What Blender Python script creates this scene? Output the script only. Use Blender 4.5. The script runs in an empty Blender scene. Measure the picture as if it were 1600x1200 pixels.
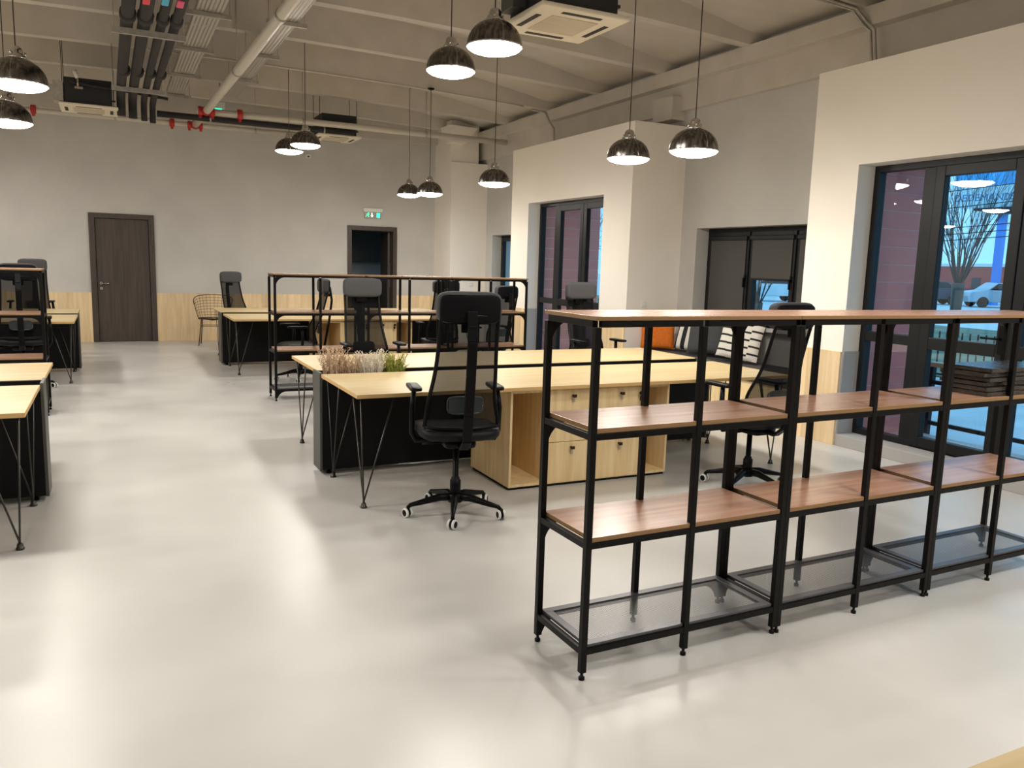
import bpy, math, random
from mathutils import Vector, Matrix, Euler
PI = math.pi
random.seed(7)
S = bpy.context.scene
COL = S.collection

# ------------------------------------------------------------------ materials
def nt(name):
    m = bpy.data.materials.new(name); m.use_nodes = True
    t = m.node_tree
    return m, t, t.nodes['Principled BSDF'], t.nodes['Material Output']

def mat(name, col, rough=.5, metal=0., spec=.5, coat=0., sheen=0.):
    m, t, b, o = nt(name)
    b.inputs['Base Color'].default_value = (*col, 1)
    b.inputs['Roughness'].default_value = rough
    b.inputs['Metallic'].default_value = metal
    b.inputs['Specular IOR Level'].default_value = spec
    b.inputs['Coat Weight'].default_value = coat
    b.inputs['Sheen Weight'].default_value = sheen
    return m

def emit(name, col, s):
    m, t, b, o = nt(name)
    b.inputs['Base Color'].default_value = (*col, 1)
    b.inputs['Emission Color'].default_value = (*col, 1)
    b.inputs['Emission Strength'].default_value = s
    return m

def add(t, kind, **kw):
    n = t.nodes.new(kind)
    for k, v in kw.items(): setattr(n, k, v)
    return n

def noise_mat(name, c1, c2, scale=(1, 1, 1), sc=5., detail=4., rough=(.5, .5), lo=.35, hi=.65, spec=.5, bump=0., metal=0., plank=None):
    """two colours mixed by stretched noise in object space; plank = (axis, width) varies tone board by board"""
    m, t, b, o = nt(name)
    tc = add(t, 'ShaderNodeTexCoord'); mp = add(t, 'ShaderNodeMapping'); mp.inputs['Scale'].default_value = scale
    t.links.new(tc.outputs['Object'], mp.inputs['Vector'])
    n = add(t, 'ShaderNodeTexNoise'); n.inputs['Scale'].default_value = sc; n.inputs['Detail'].default_value = detail
    t.links.new(mp.outputs['Vector'], n.inputs['Vector'])
    mr = add(t, 'ShaderNodeMapRange'); mr.inputs['From Min'].default_value = lo; mr.inputs['From Max'].default_value = hi
    t.links.new(n.outputs['Fac'], mr.inputs['Value'])
    mx = add(t, 'ShaderNodeMix', data_type='RGBA')
    mx.inputs['A'].default_value = (*c1, 1); mx.inputs['B'].default_value = (*c2, 1)
    t.links.new(mr.outputs['Result'], mx.inputs['Factor'])
    out = mx.outputs['Result']
    if plank:
        sp = add(t, 'ShaderNodeSeparateXYZ'); t.links.new(tc.outputs['Object'], sp.inputs[0])
        dv = add(t, 'ShaderNodeMath', operation='DIVIDE'); dv.inputs[1].default_value = plank[1]
        t.links.new(sp.outputs[plank[0]], dv.inputs[0])
        fl = add(t, 'ShaderNodeMath', operation='FLOOR'); t.links.new(dv.outputs[0], fl.inputs[0])
        wn = add(t, 'ShaderNodeTexWhiteNoise', noise_dimensions='1D'); t.links.new(fl.outputs[0], wn.inputs['W'])
        m2 = add(t, 'ShaderNodeMapRange'); m2.inputs['To Min'].default_value = .84; m2.inputs['To Max'].default_value = 1.08
        t.links.new(wn.outputs['Value'], m2.inputs['Value'])
        mm = add(t, 'ShaderNodeMix', data_type='RGBA', blend_type='MULTIPLY'); mm.inputs['Factor'].default_value = 1
        t.links.new(out, mm.inputs['A']); t.links.new(m2.outputs['Result'], mm.inputs['B']); out = mm.outputs['Result']
    t.links.new(out, b.inputs['Base Color'])
    r = add(t, 'ShaderNodeMapRange'); r.inputs['To Min'].default_value = rough[0]; r.inputs['To Max'].default_value = rough[1]
    t.links.new(n.outputs['Fac'], r.inputs['Value']); t.links.new(r.outputs['Result'], b.inputs['Roughness'])
    b.inputs['Specular IOR Level'].default_value = spec; b.inputs['Metallic'].default_value = metal
    if bump:
        bp = add(t, 'ShaderNodeBump'); bp.inputs['Strength'].default_value = bump; bp.inputs['Distance'].default_value = .004
        t.links.new(n.outputs['Fac'], bp.inputs['Height']); t.links.new(bp.outputs['Normal'], b.inputs['Normal'])
    return m

def see_through(name, col, alpha, rough=.6):
    m, t, b, o = nt(name)
    b.inputs['Base Color'].default_value = (*col, 1); b.inputs['Roughness'].default_value = rough; b.inputs['Specular IOR Level'].default_value = .08
    tr = add(t, 'ShaderNodeBsdfTransparent'); mx = add(t, 'ShaderNodeMixShader'); mx.inputs[0].default_value = alpha
    t.links.new(tr.outputs[0], mx.inputs[1]); t.links.new(b.outputs[0], mx.inputs[2]); t.links.new(mx.outputs[0], o.inputs['Surface'])
    return m

def perforated(name, col, pitch, fill):
    """sheet metal with a grid of round holes, in object x/y"""
    m, t, b, o = nt(name)
    b.inputs['Base Color'].default_value = (*col, 1); b.inputs['Roughness'].default_value = .4; b.inputs['Metallic'].default_value = .6
    tc = add(t, 'ShaderNodeTexCoord'); sp = add(t, 'ShaderNodeSeparateXYZ'); t.links.new(tc.outputs['Object'], sp.inputs[0])
    sq = []
    for k in 'XY':
        d = add(t, 'ShaderNodeMath', operation='DIVIDE'); d.inputs[1].default_value = pitch; t.links.new(sp.outputs[k], d.inputs[0])
        f = add(t, 'ShaderNodeMath', operation='FRACT'); t.links.new(d.outputs[0], f.inputs[0])
        s = add(t, 'ShaderNodeMath', operation='SUBTRACT'); s.inputs[1].default_value = .5; t.links.new(f.outputs[0], s.inputs[0])
        q = add(t, 'ShaderNodeMath', operation='MULTIPLY'); t.links.new(s.outputs[0], q.inputs[0]); t.links.new(s.outputs[0], q.inputs[1])
        sq.append(q)
    a = add(t, 'ShaderNodeMath', operation='ADD'); t.links.new(sq[0].outputs[0], a.inputs[0]); t.links.new(sq[1].outputs[0], a.inputs[1])
    g = add(t, 'ShaderNodeMath', operation='GREATER_THAN'); g.inputs[1].default_value = fill; t.links.new(a.outputs[0], g.inputs[0])
    tr = add(t, 'ShaderNodeBsdfTransparent'); mx = add(t, 'ShaderNodeMixShader')
    t.links.new(g.outputs[0], mx.inputs[0]); t.links.new(tr.outputs[0], mx.inputs[1]); t.links.new(b.outputs[0], mx.inputs[2])
    t.links.new(mx.outputs[0], o.inputs['Surface'])
    return m

def glass_mat(name, tint=(.93, .97, 1.)):
    m, t, b, o = nt(name)
    tr = add(t, 'ShaderNodeBsdfTransparent'); tr.inputs[0].default_value = (*tint, 1)
    gl = add(t, 'ShaderNodeBsdfGlossy'); gl.inputs['Roughness'].default_value = .0
    fr = add(t, 'ShaderNodeFresnel'); ge = add(t, 'ShaderNodeNewGeometry')
    io = add(t, 'ShaderNodeMapRange'); io.inputs['To Min'].default_value = 1.5; io.inputs['To Max'].default_value = 1 / 1.5
    t.links.new(ge.outputs['Backfacing'], io.inputs['Value']); t.links.new(io.outputs['Result'], fr.inputs['IOR'])
    mx = add(t, 'ShaderNodeMixShader')
    t.links.new(fr.outputs[0], mx.inputs[0]); t.links.new(tr.outputs[0], mx.inputs[1]); t.links.new(gl.outputs[0], mx.inputs[2])
    t.links.new(mx.outputs[0], o.inputs['Surface'])
    return m

M = dict(
    floor=noise_mat('polished concrete', (.50, .495, .475), (.59, .585, .565), (1, 1, 1), 1.1, 8, (.2, .46), .3, .7, .5, bump=.12),
    wall=noise_mat('grey plaster', (.53, .515, .49), (.58, .565, .535), (1, 1, 1), 1.5, 3, (.75, .85), spec=.3),
    cream=noise_mat('cream plaster', (.82, .775, .705), (.85, .805, .735), (1, 1, 1), 1.2, 3, (.7, .8), spec=.3),
    ceil=noise_mat('painted concrete', (.56, .525, .475), (.62, .58, .525), (1, 1, 1), 2.5, 5, (.8, .9), spec=.2),
    oakv=noise_mat('oak panelling', (.74, .54, .30), (.86, .67, .42), (9, 9, .7), 2.2, 6, (.4, .5), plank=(0, .24)),
    oakvy=noise_mat('oak panelling side', (.74, .54, .30), (.86, .67, .42), (9, 9, .7), 2.2, 6, (.4, .5), plank=(1, .24)),
    oakh=noise_mat('light oak worktop', (.47, .355, .175), (.55, .435, .245), (.6, 12, 12), 2.2, 6, (.32, .42)),
    oakc=noise_mat('light oak cabinet', (.74, .54, .275), (.85, .67, .385), (10, 10, .8), 2.2, 6, (.4, .5)),
    oake=mat('oak edge', (.62, .40, .16), .5),
    brown=noise_mat('brown shelf board', (.41, .215, .138), (.50, .295, .20), (.8, 14, 14), 1.8, 6, (.2, .3), spec=.75),
    brown_e=mat('plywood edge', (.27, .155, .065), .5),
    steel=mat('black painted steel', (.004, .0035, .0035), .42, 0, .16),
    black=mat('black laminate', (.004, .004, .0045), .55, 0, .2),
    dgrey=mat('charcoal and lit black laminate', (.07, .07, .062), .5),
    plast=mat('black plastic', (.004, .004, .0045), .34, 0, .13),
    lumb=mat('dark grey plastic', (.022, .028, .030), .35),
    rod=mat('dark steel rod', (.05, .048, .045), .3, .7),
    mesh=see_through('black chair mesh', (.005, .005, .0055), .84, .8),
    seatf=noise_mat('black seat fabric', (.005, .005, .006), (.009, .009, .011), (1, 1, 1), 200, 2, (.45, .6), spec=.2),
    hgrey=noise_mat('grey headrest fabric', (.045, .045, .049), (.075, .075, .08), (1, 1, 1), 260, 2, (.85, .95)),
    hback=mat('black headrest back', (.004, .004, .005), .55, 0, .1),
    white=mat('white plastic', (.75, .75, .72), .45),
    chrome=mat('polished chrome', (.62, .60, .58), .12, 1.),
    shade=noise_mat('dark brushed nickel', (.10, .092, .085), (.22, .20, .185), (22, 22, .6), 2.0, 3, (.2, .34), metal=1.),
    glow=emit('lamp diffuser', (1., .94, .855), 70.),
    inner=mat('white enamel', (.8, .8, .78), .4),
    cord=mat('dark cord', (.03, .02, .018), .6),
    door=noise_mat('dark walnut veneer', (.040, .029, .022), (.066, .048, .037), (14, 14, .7), 2, 6, (.4, .5)),
    anth=mat('anthracite frame', (.013, .014, .0155), .4, 0, .22),
    blind=mat('grey roller blind', (.075, .072, .066), .85),
    glass=glass_mat('window glass'),
    maroon=mat('maroon metal cladding', (.72, .19, .16), .45),
    joint=mat('pale cladding joint', (.80, .48, .45), .45),
    mesh_tray=perforated('perforated shelf steel', (.12, .12, .125), .0085, .13),
    tray_rim=mat('grey tray steel', (.11, .11, .12), .35, .4),
    galv=noise_mat('galvanised steel', (.40, .38, .34), (.50, .475, .43), (1, 1, 1), 20, 3, (.35, .5), metal=.55),
    galvp=perforated('perforated cable tray', (.56, .53, .48), .038, .075),
    pipe=mat('painted steel pipe', (.60, .56, .49), .32),
    red=mat('red coupling', (.45, .025, .02), .4),
    insul=mat('black pipe insulation', (.022, .020, .020), .8),
    acb=mat('black unit casing', (.016, .017, .019), .6),
    acp=mat('ivory unit panel', (.78, .71, .58), .45),
    slot=mat('dark slot', (.02, .018, .016), .7),
    grille=noise_mat('ivory grille', (.50, .43, .33), (.62, .55, .43), (1, 60, 1), 3, 2, (.6, .7)),
    orange=noise_mat('orange cushion', (.72, .16, .012), (.80, .21, .02), (1, 1, 1), 30, 3, (.8, .9)),
    grey=noise_mat('charcoal cushion', (.045, .047, .05), (.07, .072, .075), (1, 1, 1), 90, 3, (.85, .95)),
    benchf=noise_mat('dark grey upholstery', (.05, .046, .05), (.075, .07, .075), (1, 1, 1), 120, 3, (.85, .95)),
    sky_w=mat('white render', (.8, .8, .8), .8),
    key=mat('key lock metal', (.05, .02, .012), .3, .6),
    brass=mat('key steel', (.55, .5, .42), .3, 1.),
    wire=mat('dark bronze wire', (.045, .022, .012), .45, .3),
    green=emit('green exit light', (.03, .62, .36), 1.6),
    pictow=emit('exit pictogram', (.75, 1., .9), 1.8),
    pane=mat('clear sign panel', (.42, .40, .36), .3),
    pave=noise_mat('pale paving', (.60, .61, .62), (.75, .76, .77), (1, 1, 1), 1.2, 4, (.6, .7)),
    grass=noise_mat('winter lawn', (.10, .13, .075), (.22, .24, .16), (1, 1, 1), .8, 6, (.9, .95)),
    bark=mat('grey bark', (.11, .095, .085), .9),
    concrete=mat('grey concrete', (.38, .37, .36), .8),
    blue=mat('blue sign paint', (.05, .28, .80), .4),
    sblue=mat('light blue sign face', (.10, .50, .95), .5),
    spale=mat('pale sign face', (.72, .86, .92), .5),
    letter=mat('blue lettering', (.06, .25, .48), .5),
    redb=mat('red cladding', (.50, .07, .05), .6),
    cars=mat('silver car paint', (.45, .50, .56), .25, .3),
    card=mat('dark car paint', (.06, .08, .11), .25, .3),
    carw=mat('white car paint', (.7, .72, .75), .3),
    carg=mat('car window glass', (.01, .015, .02), .08),
    tyre=mat('rubber tyre', (.012, .012, .012), .8),
    wood=mat('pale timber rail', (.55, .38, .22), .5),
    heath_p=noise_mat('pinkish heather', (.46, .30, .20), (.68, .54, .40), (1, 1, 1), 40, 2, (.8, .9)),
    heath_w=noise_mat('white heather', (.60, .55, .46), (.78, .74, .66), (1, 1, 1), 40, 2, (.8, .9)),
    heath_g=noise_mat('green heather', (.20, .22, .03), (.38, .40, .07), (1, 1, 1), 40, 2, (.8, .9)),
    soil=mat('dark soil', (.03, .018, .012), .9),
    tile=noise_mat('dark sample boards', (.018, .015, .013), (.055, .044, .035), (3, 3, 30), 3, 3, (.2, .35)),
    dark=mat('dark cabinet', (.03, .032, .04), .5),
    tagr=mat('red pipe tag', (.8, .05, .06), .4), tagb=mat('blue pipe tag', (.05, .45, .7), .4), tagp=mat('pink pipe tag', (.8, .08, .2), .4),
)

def stripe_mat(name, axis, n, stagger, ratio):
    """white cloth with black printed bars; stagger breaks the bars into dashes"""
    m, t, b, o = nt(name)
    tc = add(t, 'ShaderNodeTexCoord'); sp = add(t, 'ShaderNodeSeparateXYZ'); t.links.new(tc.outputs['Object'], sp.inputs[0])
    a, c = (('X', 'Z') if axis == 0 else ('Z', 'X'))
    def math_(op, i, v):
        q = add(t, 'ShaderNodeMath', operation=op); t.links.new(i, q.inputs[0])
        if isinstance(v, float): q.inputs[1].default_value = v
        elif v is not None: t.links.new(v, q.inputs[1])
        return q.outputs[0]
    pos = sp.outputs[a]
    if stagger:
        col = math_('FLOOR', math_('MULTIPLY', sp.outputs[c], 8.), None)
        wn = add(t, 'ShaderNodeTexWhiteNoise', noise_dimensions='1D'); t.links.new(col, wn.inputs['W'])
        pos = math_('ADD', pos, math_('MULTIPLY', wn.outputs['Value'], .05))
    f = math_('FRACT', math_('MULTIPLY', pos, float(n)), None)
    g = math_('LESS_THAN', f, float(ratio))
    mx = add(t, 'ShaderNodeMix', data_type='RGBA'); mx.inputs['A'].default_value = (.74, .71, .64, 1); mx.inputs['B'].default_value = (.015, .015, .016, 1)
    t.links.new(g, mx.inputs['Factor']); t.links.new(mx.outputs['Result'], b.inputs['Base Color']); b.inputs['Roughness'].default_value = .9
    return m
M['stripe'] = stripe_mat('bold striped cloth', 0, 8.5, False, .5)
M['dash'] = stripe_mat('dashed print cloth', 1, 11.5, True, .26)

# ------------------------------------------------------------------ mesh builder
class MB:
    def __init__(s): s.v = []; s.f = []; s.m = []; s.sm = []
    def face(s, idx, k=0, sm=False): s.f.append(idx); s.m.append(k); s.sm.append(sm)
    def box(s, x0, y0, z0, x1, y1, z1, k=0):
        n = len(s.v)
        s.v += [(x, y, z) for z in (z0, z1) for y in (y0, y1) for x in (x0, x1)]
        for q in ((0, 2, 3, 1), (4, 5, 7, 6), (0, 1, 5, 4), (2, 6, 7, 3), (0, 4, 6, 2), (1, 3, 7, 5)):
            s.face([n + i for i in q], k)
        return s
    def hexa(s, bot, top, k=0):
        """four bottom points and four top points, same order"""
        n = len(s.v); s.v += [tuple(p) for p in bot] + [tuple(p) for p in top]
        for q in ((3, 2, 1, 0), (4, 5, 6, 7), (0, 1, 5, 4), (1, 2, 6, 5), (2, 3, 7, 6), (3, 0, 4, 7)): s.face([n + i for i in q], k)
        return s
    def tube(s, pts, r, n=8, k=0, sm=True):
        pts = [Vector(p) for p in pts]; R = r if isinstance(r, (list, tuple)) else [r] * len(pts)
        rings = []; up = None
        for i, p in enumerate(pts):
            a = pts[i - 1] if i else p; b = pts[i + 1] if i < len(pts) - 1 else p
            t = (b - a).normalized()
            if up is None: up = Vector((0, 0, 1)) if abs(t.z) < .9 else Vector((1, 0, 0))
            u = (up - t * up.dot(t)).normalized(); w = t.cross(u); up = u
            base = len(s.v)
            for j in range(n):
                an = 2 * PI * (j + .5) / n
                q = p + (u * math.cos(an) + w * math.sin(an)) * R[i]
                s.v.append(tuple(q))
            rings.append(base)
        for i in range(len(rings) - 1):
            a, b = rings[i], rings[i + 1]
            for j in range(n): s.face([a + j, a + (j + 1) % n, b + (j + 1) % n, b + j], k, sm and n > 4)
        s.face([rings[0] + j for j in range(n)][::-1], k); s.face([rings[-1] + j for j in range(n)], k)
        return s
    def bar(s, p, q, w, h, k=0):
        """square section bar between two points: w sideways, h up"""
        p, q = Vector(p), Vector(q); t = (q - p).normalized()
        up = Vector((0, 0, 1)) if abs(t.z) < .95 else Vector((0, 1, 0))
        sd = t.cross(up).normalized(); u = sd.cross(t)
        c = [sd * (w / 2 * a) + u * (h / 2 * b) for a, b in ((-1, -1), (1, -1), (1, 1), (-1, 1))]
        return s.hexa([p + x for x in c], [q + x for x in c], k)
    def lathe(s, prof, n=32, c=(0, 0, 0), k=0, cap=True, axis='z'):
        base = len(s.v)
        for r, z in prof:
            for j in range(n):
                a = 2 * PI * j / n; x, y = r * math.cos(a), r * math.sin(a)
                p = (x, y, z) if axis == 'z' else ((z, x, y) if axis == 'x' else (x, z, y))
                s.v.append((c[0] + p[0], c[1] + p[1], c[2] + p[2]))
        for i in range(len(prof) - 1):
            for j in range(n):
                a, b = base + i * n, base + (i + 1) * n
                s.face([a + j, a + (j + 1) % n, b + (j + 1) % n, b + j], k, True)
        if cap:
            s.face([base + j for j in range(n)][::-1], k); e = base + (len(prof) - 1) * n; s.face([e + j for j in range(n)], k)
        return s
    def grid(s, fn, nu, nv, k=0, sm=True, closed=False):
        base = len(s.v)
        for i in range(nu + 1):
            for j in range(nv + 1): s.v.append(tuple(fn(i / nu, j / nv)))
        for i in range(nu):
            for j in range(nv):
                a = base + i * (nv + 1) + j; s.face([a, a + nv + 1, a + nv + 2, a + 1], k, sm)
        return s
    def sq(s, c, rad, e1=.35, e2=.35, nu=28, nv=16, k=0, warp=None):
        """superquadric: a rounded block"""
        sg = lambda w, e: math.copysign(abs(w) ** e, w)
        base = len(s.v)
        for i in range(nv + 1):
            ph = -PI / 2 + PI * i / nv
            for j in range(nu):
                th = 2 * PI * j / nu
                p = [rad[0] * sg(math.cos(ph), e1) * sg(math.cos(th), e2), rad[1] * sg(math.cos(ph), e1) * sg(math.sin(th), e2), rad[2] * sg(math.sin(ph), e1)]
                if warp: p = warp(p)
                s.v.append((c[0] + p[0], c[1] + p[1], c[2] + p[2]))
        for i in range(nv):
            for j in range(nu):
                a, b = base + i * nu, base + (i + 1) * nu
                s.face([a + j, a + (j + 1) % nu, b + (j + 1) % nu, b + j], k, True)
        return s
    def pillow(s, w, h, t, k=0, n=18):
        """square cushion in the x/z plane, plump in y, with pinched corners"""
        for sd in (-1, 1):
            def fn(u, v, sd=sd):
                a, b = 2 * u - 1, 2 * v - 1
                pin = 1 - .07 * (1 - (a * b) ** 2) * (abs(a) ** 6 + abs(b) ** 6) / 1.2
                th = t / 2 * ((1 - a ** 4) * (1 - b ** 4)) ** .5
                return (a * w / 2 * pin, sd * th if sd > 0 else -th, b * h / 2 * pin + h / 2)
            s.grid(fn, n, n, k)
        return s
    def move(s, M4):
        s.v = [tuple(M4 @ Vector(p)) for p in s.v]; return s

def T(x=0, y=0, z=0, rz=0, rx=0, ry=0): return Matrix.Translation((x, y, z)) @ Euler((rx, ry, rz)).to_matrix().to_4x4()

def obj(name, mb, mats, parent=None, bevel=0., loc=None):
    me = bpy.data.meshes.new(name); me.from_pydata(mb.v, [], mb.f); me.update()
    for m in (mats if isinstance(mats, (list, tuple)) else [mats]): me.materials.append(M[m] if isinstance(m, str) else m)
    for p, k, sm in zip(me.polygons, mb.m, mb.sm): p.material_index = k; p.use_smooth = sm
    o = bpy.data.objects.new(name, me); COL.objects.link(o)
    if parent: o.parent = parent
    if loc: o.location = loc
    if bevel:
        b = o.modifiers.new('bevel', 'BEVEL'); b.width = bevel; b.segments = 2; b.limit_method = 'ANGLE'
    return o

def tag(o, label, cat, group=None):
    o['label'] = label; o['category'] = cat
    if group: o['group'] = group
    return o
def thing(name, label, cat, loc=(0, 0, 0), rz=0., group=None):
    o = bpy.data.objects.new(name, None); COL.objects.link(o); o.empty_display_size = .1
    o.location = loc; o.rotation_euler = (0, 0, rz)
    return tag(o, label, cat, group)
def struct(name, mb, mats, parent=None, bevel=0.):
    o = obj(name, mb, mats, parent, bevel)
    if not parent: o['kind'] = 'structure'
    return o
def sroot(name, loc=(0, 0, 0)):
    o = bpy.data.objects.new(name, None); COL.objects.link(o); o.location = loc; o['kind'] = 'structure'; return o
def dup(root, loc, rz, label, group=None):
    r = root.copy(); COL.objects.link(r); r.location = loc; r.rotation_euler = (0, 0, rz); r['label'] = label
    if group: r['group'] = group
    for ch in list(root.children):
        c = ch.copy(); COL.objects.link(c); c.parent = r
        for g in list(ch.children):
            d = g.copy(); COL.objects.link(d); d.parent = c
    return r

# ------------------------------------------------------------------ room shell
YB, YF, XL, XW, XF = 13.3, -6.0, -6.3, 5.16, 5.7          # back wall, rear wall, left wall, right wall, facade
struct('floor', MB().box(XL, YF, -.2, XF, YB + .15, 0), 'floor')
def ribz(x): return 4.205 - .0052 * (x + .3) ** 2
def rise(x): return .11 + .37 * max(0., 1 - ((x + .3) / 5.25) ** 2)
RIBS = [4.975 + 1.565 * k for k in range(-6, 6)]
mb = MB(); NX = 36
xs = [XL + (5.16 - XL) * i / NX for i in range(NX + 1)]
mb.grid(lambda u, v: (XL + (XW - XL) * u, YF + (YB - YF) * v, ribz(XL + (XW - XL) * u) + rise(XL + (XW - XL) * u)), NX, 2)
mb.grid(lambda u, v: (XL + (XW - XL) * u, YF + (YB - YF) * (1 - v), ribz(XL + (XW - XL) * u) + rise(XL + (XW - XL) * u) + .15), NX, 2)
ceiling = struct('ceiling', mb, 'ceil')
for y in RIBS:
    r = MB()
    for i in range(NX):
        a, b = xs[i], xs[i + 1]
        lo = lambda x, w: [(x, y - w, ribz(x)), (x, y + w, ribz(x))]
        hi = lambda x, w: [(x, y - w, ribz(x) + rise(x) + .02), (x, y + w, ribz(x) + rise(x) + .02)]
        A, B, Cc, D = lo(a, .07), lo(b, .07), hi(a, .11), hi(b, .11)
        r.hexa([A[0], B[0], B[1], A[1]], [Cc[0], D[0], D[1], Cc[1]])
    obj('ceiling_rib', r, 'ceil', ceiling)

b = MB()
b.box(XL, YB, 0, -1.80, YB + .15, 4.8).box(-1.80, YB, 2.135, -.92, YB + .15, 4.8).box(-.92, YB, 0, 2.67, YB + .15, 4.8)
b.box(2.67, YB, 2.13, 3.53, YB + .15, 4.8).box(3.53, YB, 0, XF, YB + .15, 4.8)
b.box(-1.80, YB + .07, 0, -.92, YB + .15, 2.135)
struct('wall_back', b, 'wall')
struct('trim_3', MB().box(XL, YB - .14, 3.86, XW, YB, 4.5), 'ceil')
struct('wall_left', MB().box(XL - .15, YF, 0, XL, YB + .15, 4.8), 'wall')
struct('wall_front', MB().box(XL - .15, YF - .15, 0, XF, YF, 4.8), 'wall')
w = MB()
w.box(XW, YF, 3.3, XF, YB, 4.8)                                     # above the boxes
W3 = (3.55, 5.89, .92, 2.075); W4 = (10.9, 12.1, .95, 2.10)
def wall_hole(y0, y1, h):
    w.box(XW, y0, 0, XF, h[0], 3.3).box(XW, h[1], 0, XF, y1, 3.3).box(XW, h[0], 0, XF, h[1], h[2]).box(XW, h[0], h[3], XF, h[1], 3.3)
wall_hole(3.27, 6.2, W3); wall_hole(9.62, YB, W4)
w.box(XW, YF, 0, XF, -.13, 3.3)
struct('wall_right', w, 'wall')
# boxed-out bays round the two glazed doors
def bay(y0, y1, d0, d1, zt=3.365):
    m = MB()
    m.box(4.35, y0, 0, 4.62, d0, zt).box(4.35, d1, 0, 4.62, y1, zt).box(4.35, d0, 2.505, 4.62, d1, zt)
    m.box(4.62, y0, 0, XF, d0 - .18, zt).box(4.62, d1 + .18, 0, XF, y1, zt).box(4.62, d0 - .18, 2.6, XF, d1 + .18, zt)
    return m
o = struct('wall_right_bay', bay(6.2, 9.62, 6.85, 9.02), 'cream')
o = struct('wall_right_bay.001', bay(-.13, 3.27, .55, 2.735), 'cream')
# column in the back right corner
c = MB().box(4.40, 12.4, 0, XW, YB, 3.47).box(4.40, 12.45, 3.47, 4.98, YB, 4.25)
c.hexa([(4.36, 12.25, 3.82), (4.62, 12.25, 3.80), (4.62, 12.6, 3.80), (4.36, 12.6, 3.82)], [(4.27, 12.2, 4.12), (4.84, 12.2, 4.1), (4.84, 12.7, 4.1), (4.27, 12.7, 4.12)])
struct('wall_right_column', c, 'cream')
# edge beam with corbel
e = MB().box(4.95, YF, 3.88, XW, YB, 4.06).box(5.08, YF, 3.56, XW, YB, 3.88).box(4.95, 6.27, 3.45, XW, 6.68, 3.74)
struct('trim_1', e, 'ceil')

# oak panelling
HW = .86
def panel(name, m, mt): return struct(name, m, mt, None, .002)
panel('trim_4', MB().box(XL, YB - .02, 0, -1.875, YB, HW), 'oakv')
panel('trim_5', MB().box(-.85, YB - .02, 0, 2.6, YB, HW), 'oakv')
panel('trim_6', MB().box(3.6, YB - .02, 0, 4.40, YB, HW), 'oakv')
panel('trim_7', MB().box(4.33, 9.02, 0, 4.35, 9.62, HW), 'oakvy')
panel('trim_8', MB().box(4.33, 6.2, 0, 4.35, 6.85, HW), 'oakvy')
panel('trim_9', MB().box(4.33, 2.735, 0, 4.35, 3.27, HW), 'oakvy')
panel('trim_10', MB().box(4.33, -.13, 0, 4.35, .55, HW), 'oakvy')
for i, (y0, y1) in enumerate(((.55, 2.735), (6.85, 9.02))):
    struct('door_sill_step' + ('' if not i else '.001'), MB().box(4.352, y0, 0, 4.60, y1, .105), 'concrete', None, .004)
# grey reveal panels beside the doors
for k, y in enumerate((2.735, 9.02)):
    struct('trim_%d' % (11 + k), MB().box(4.36, y - .012, .105, 4.57, y, HW), 'concrete')

# ------------------------------------------------------------------ doors in the back wall
d = thing('walnut_door', 'closed dark walnut veneer door with silver lever handle in the back wall', 'door', (-1.36, YB, 0))
d['kind'] = 'structure'
del d['label']; del d['category']
d.name = 'door_1'
f = MB()
for x0, x1, z0, z1 in ((-.515, -.425, 0, 2.215), (.42, .51, 0, 2.215), (-.425, .42, 2.13, 2.215)): f.box(x0, -.035, z0, x1, .1, z1)
obj('door_frame', f, 'door', d, .004)
leaf = obj('door_leaf', MB().box(-.42, .01, .006, .415, .055, 2.125), 'door', d, .003)
h = MB().lathe([(.026, 0), (.026, -.01)], 20, (-.36, .01, 1.02), axis='y').tube([(-.36, .0, 1.02), (-.36, -.045, 1.02), (-.35, -.055, 1.02), (-.235, -.055, 1.02)], .010, 10)
h.lathe([(.026, 0), (.026, -.012)], 20, (-.36, .01, .93), axis='y')
obj('door_handle', h, 'chrome', d)
d = sroot('door_2', (3.1, YB, 0))
f = MB()
for x0, x1, z0, z1 in ((-.50, -.42, 0, 2.21), (.42, .50, 0, 2.21), (-.42, .42, 2.125, 2.21)): f.box(x0, -.035, z0, x1, .16, z1)
obj('door_frame', f, 'door', d, .004)
obj('door_leaf', MB().box(-.03, 0, .006, .015, .82, 2.12).move(T(.40, .17, 0, -.12)), 'door', d, .003)
# room beyond the open door; unseen side opening added to let sky light in
r = MB().box(1.6, 16.6, 0, 5.7, 16.75, 2.9).box(1.45, YB + .15, 0, 1.6, 16.75, 2.9).box(5.55, YB + .15, 0, 5.7, 14.6, 2.9).box(5.55, 15.8, 0, 5.7, 16.6, 2.9).box(5.55, 14.6, 0, 5.7, 15.8, 1.0).box(5.55, 14.6, 2.1, 5.7, 15.8, 2.9).box(1.45, YB + .15, 2.9, 5.7, 16.75, 3.0).box(1.45, YB + .15, -.1, 5.7, 16.75, 0)
struct('wall_back_room', r, 'wall')
t = thing('kitchen_cabinet', 'dark cabinet row in the dim room behind the open door', 'cabinet', (3.6, 16.25, 0))
obj('base_unit', MB().box(-1.2, -.3, .05, 1.2, .34, .86), 'dgrey', t, .004); obj('worktop', MB().box(-1.22, -.33, .86, 1.22, .34, .90), 'grey', t, .004)
obj('wall_unit', MB().box(-1.2, -.02, 1.5, 1.2, .34, 2.2), 'dgrey', t, .004)
tag(obj('storage_box', MB().box(-.18, -.13, 0, .18, .13, .16), 'white', None, .006, (3.75, 16.1, .90)), 'pale box on the counter seen through the open back door', 'box')

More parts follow.
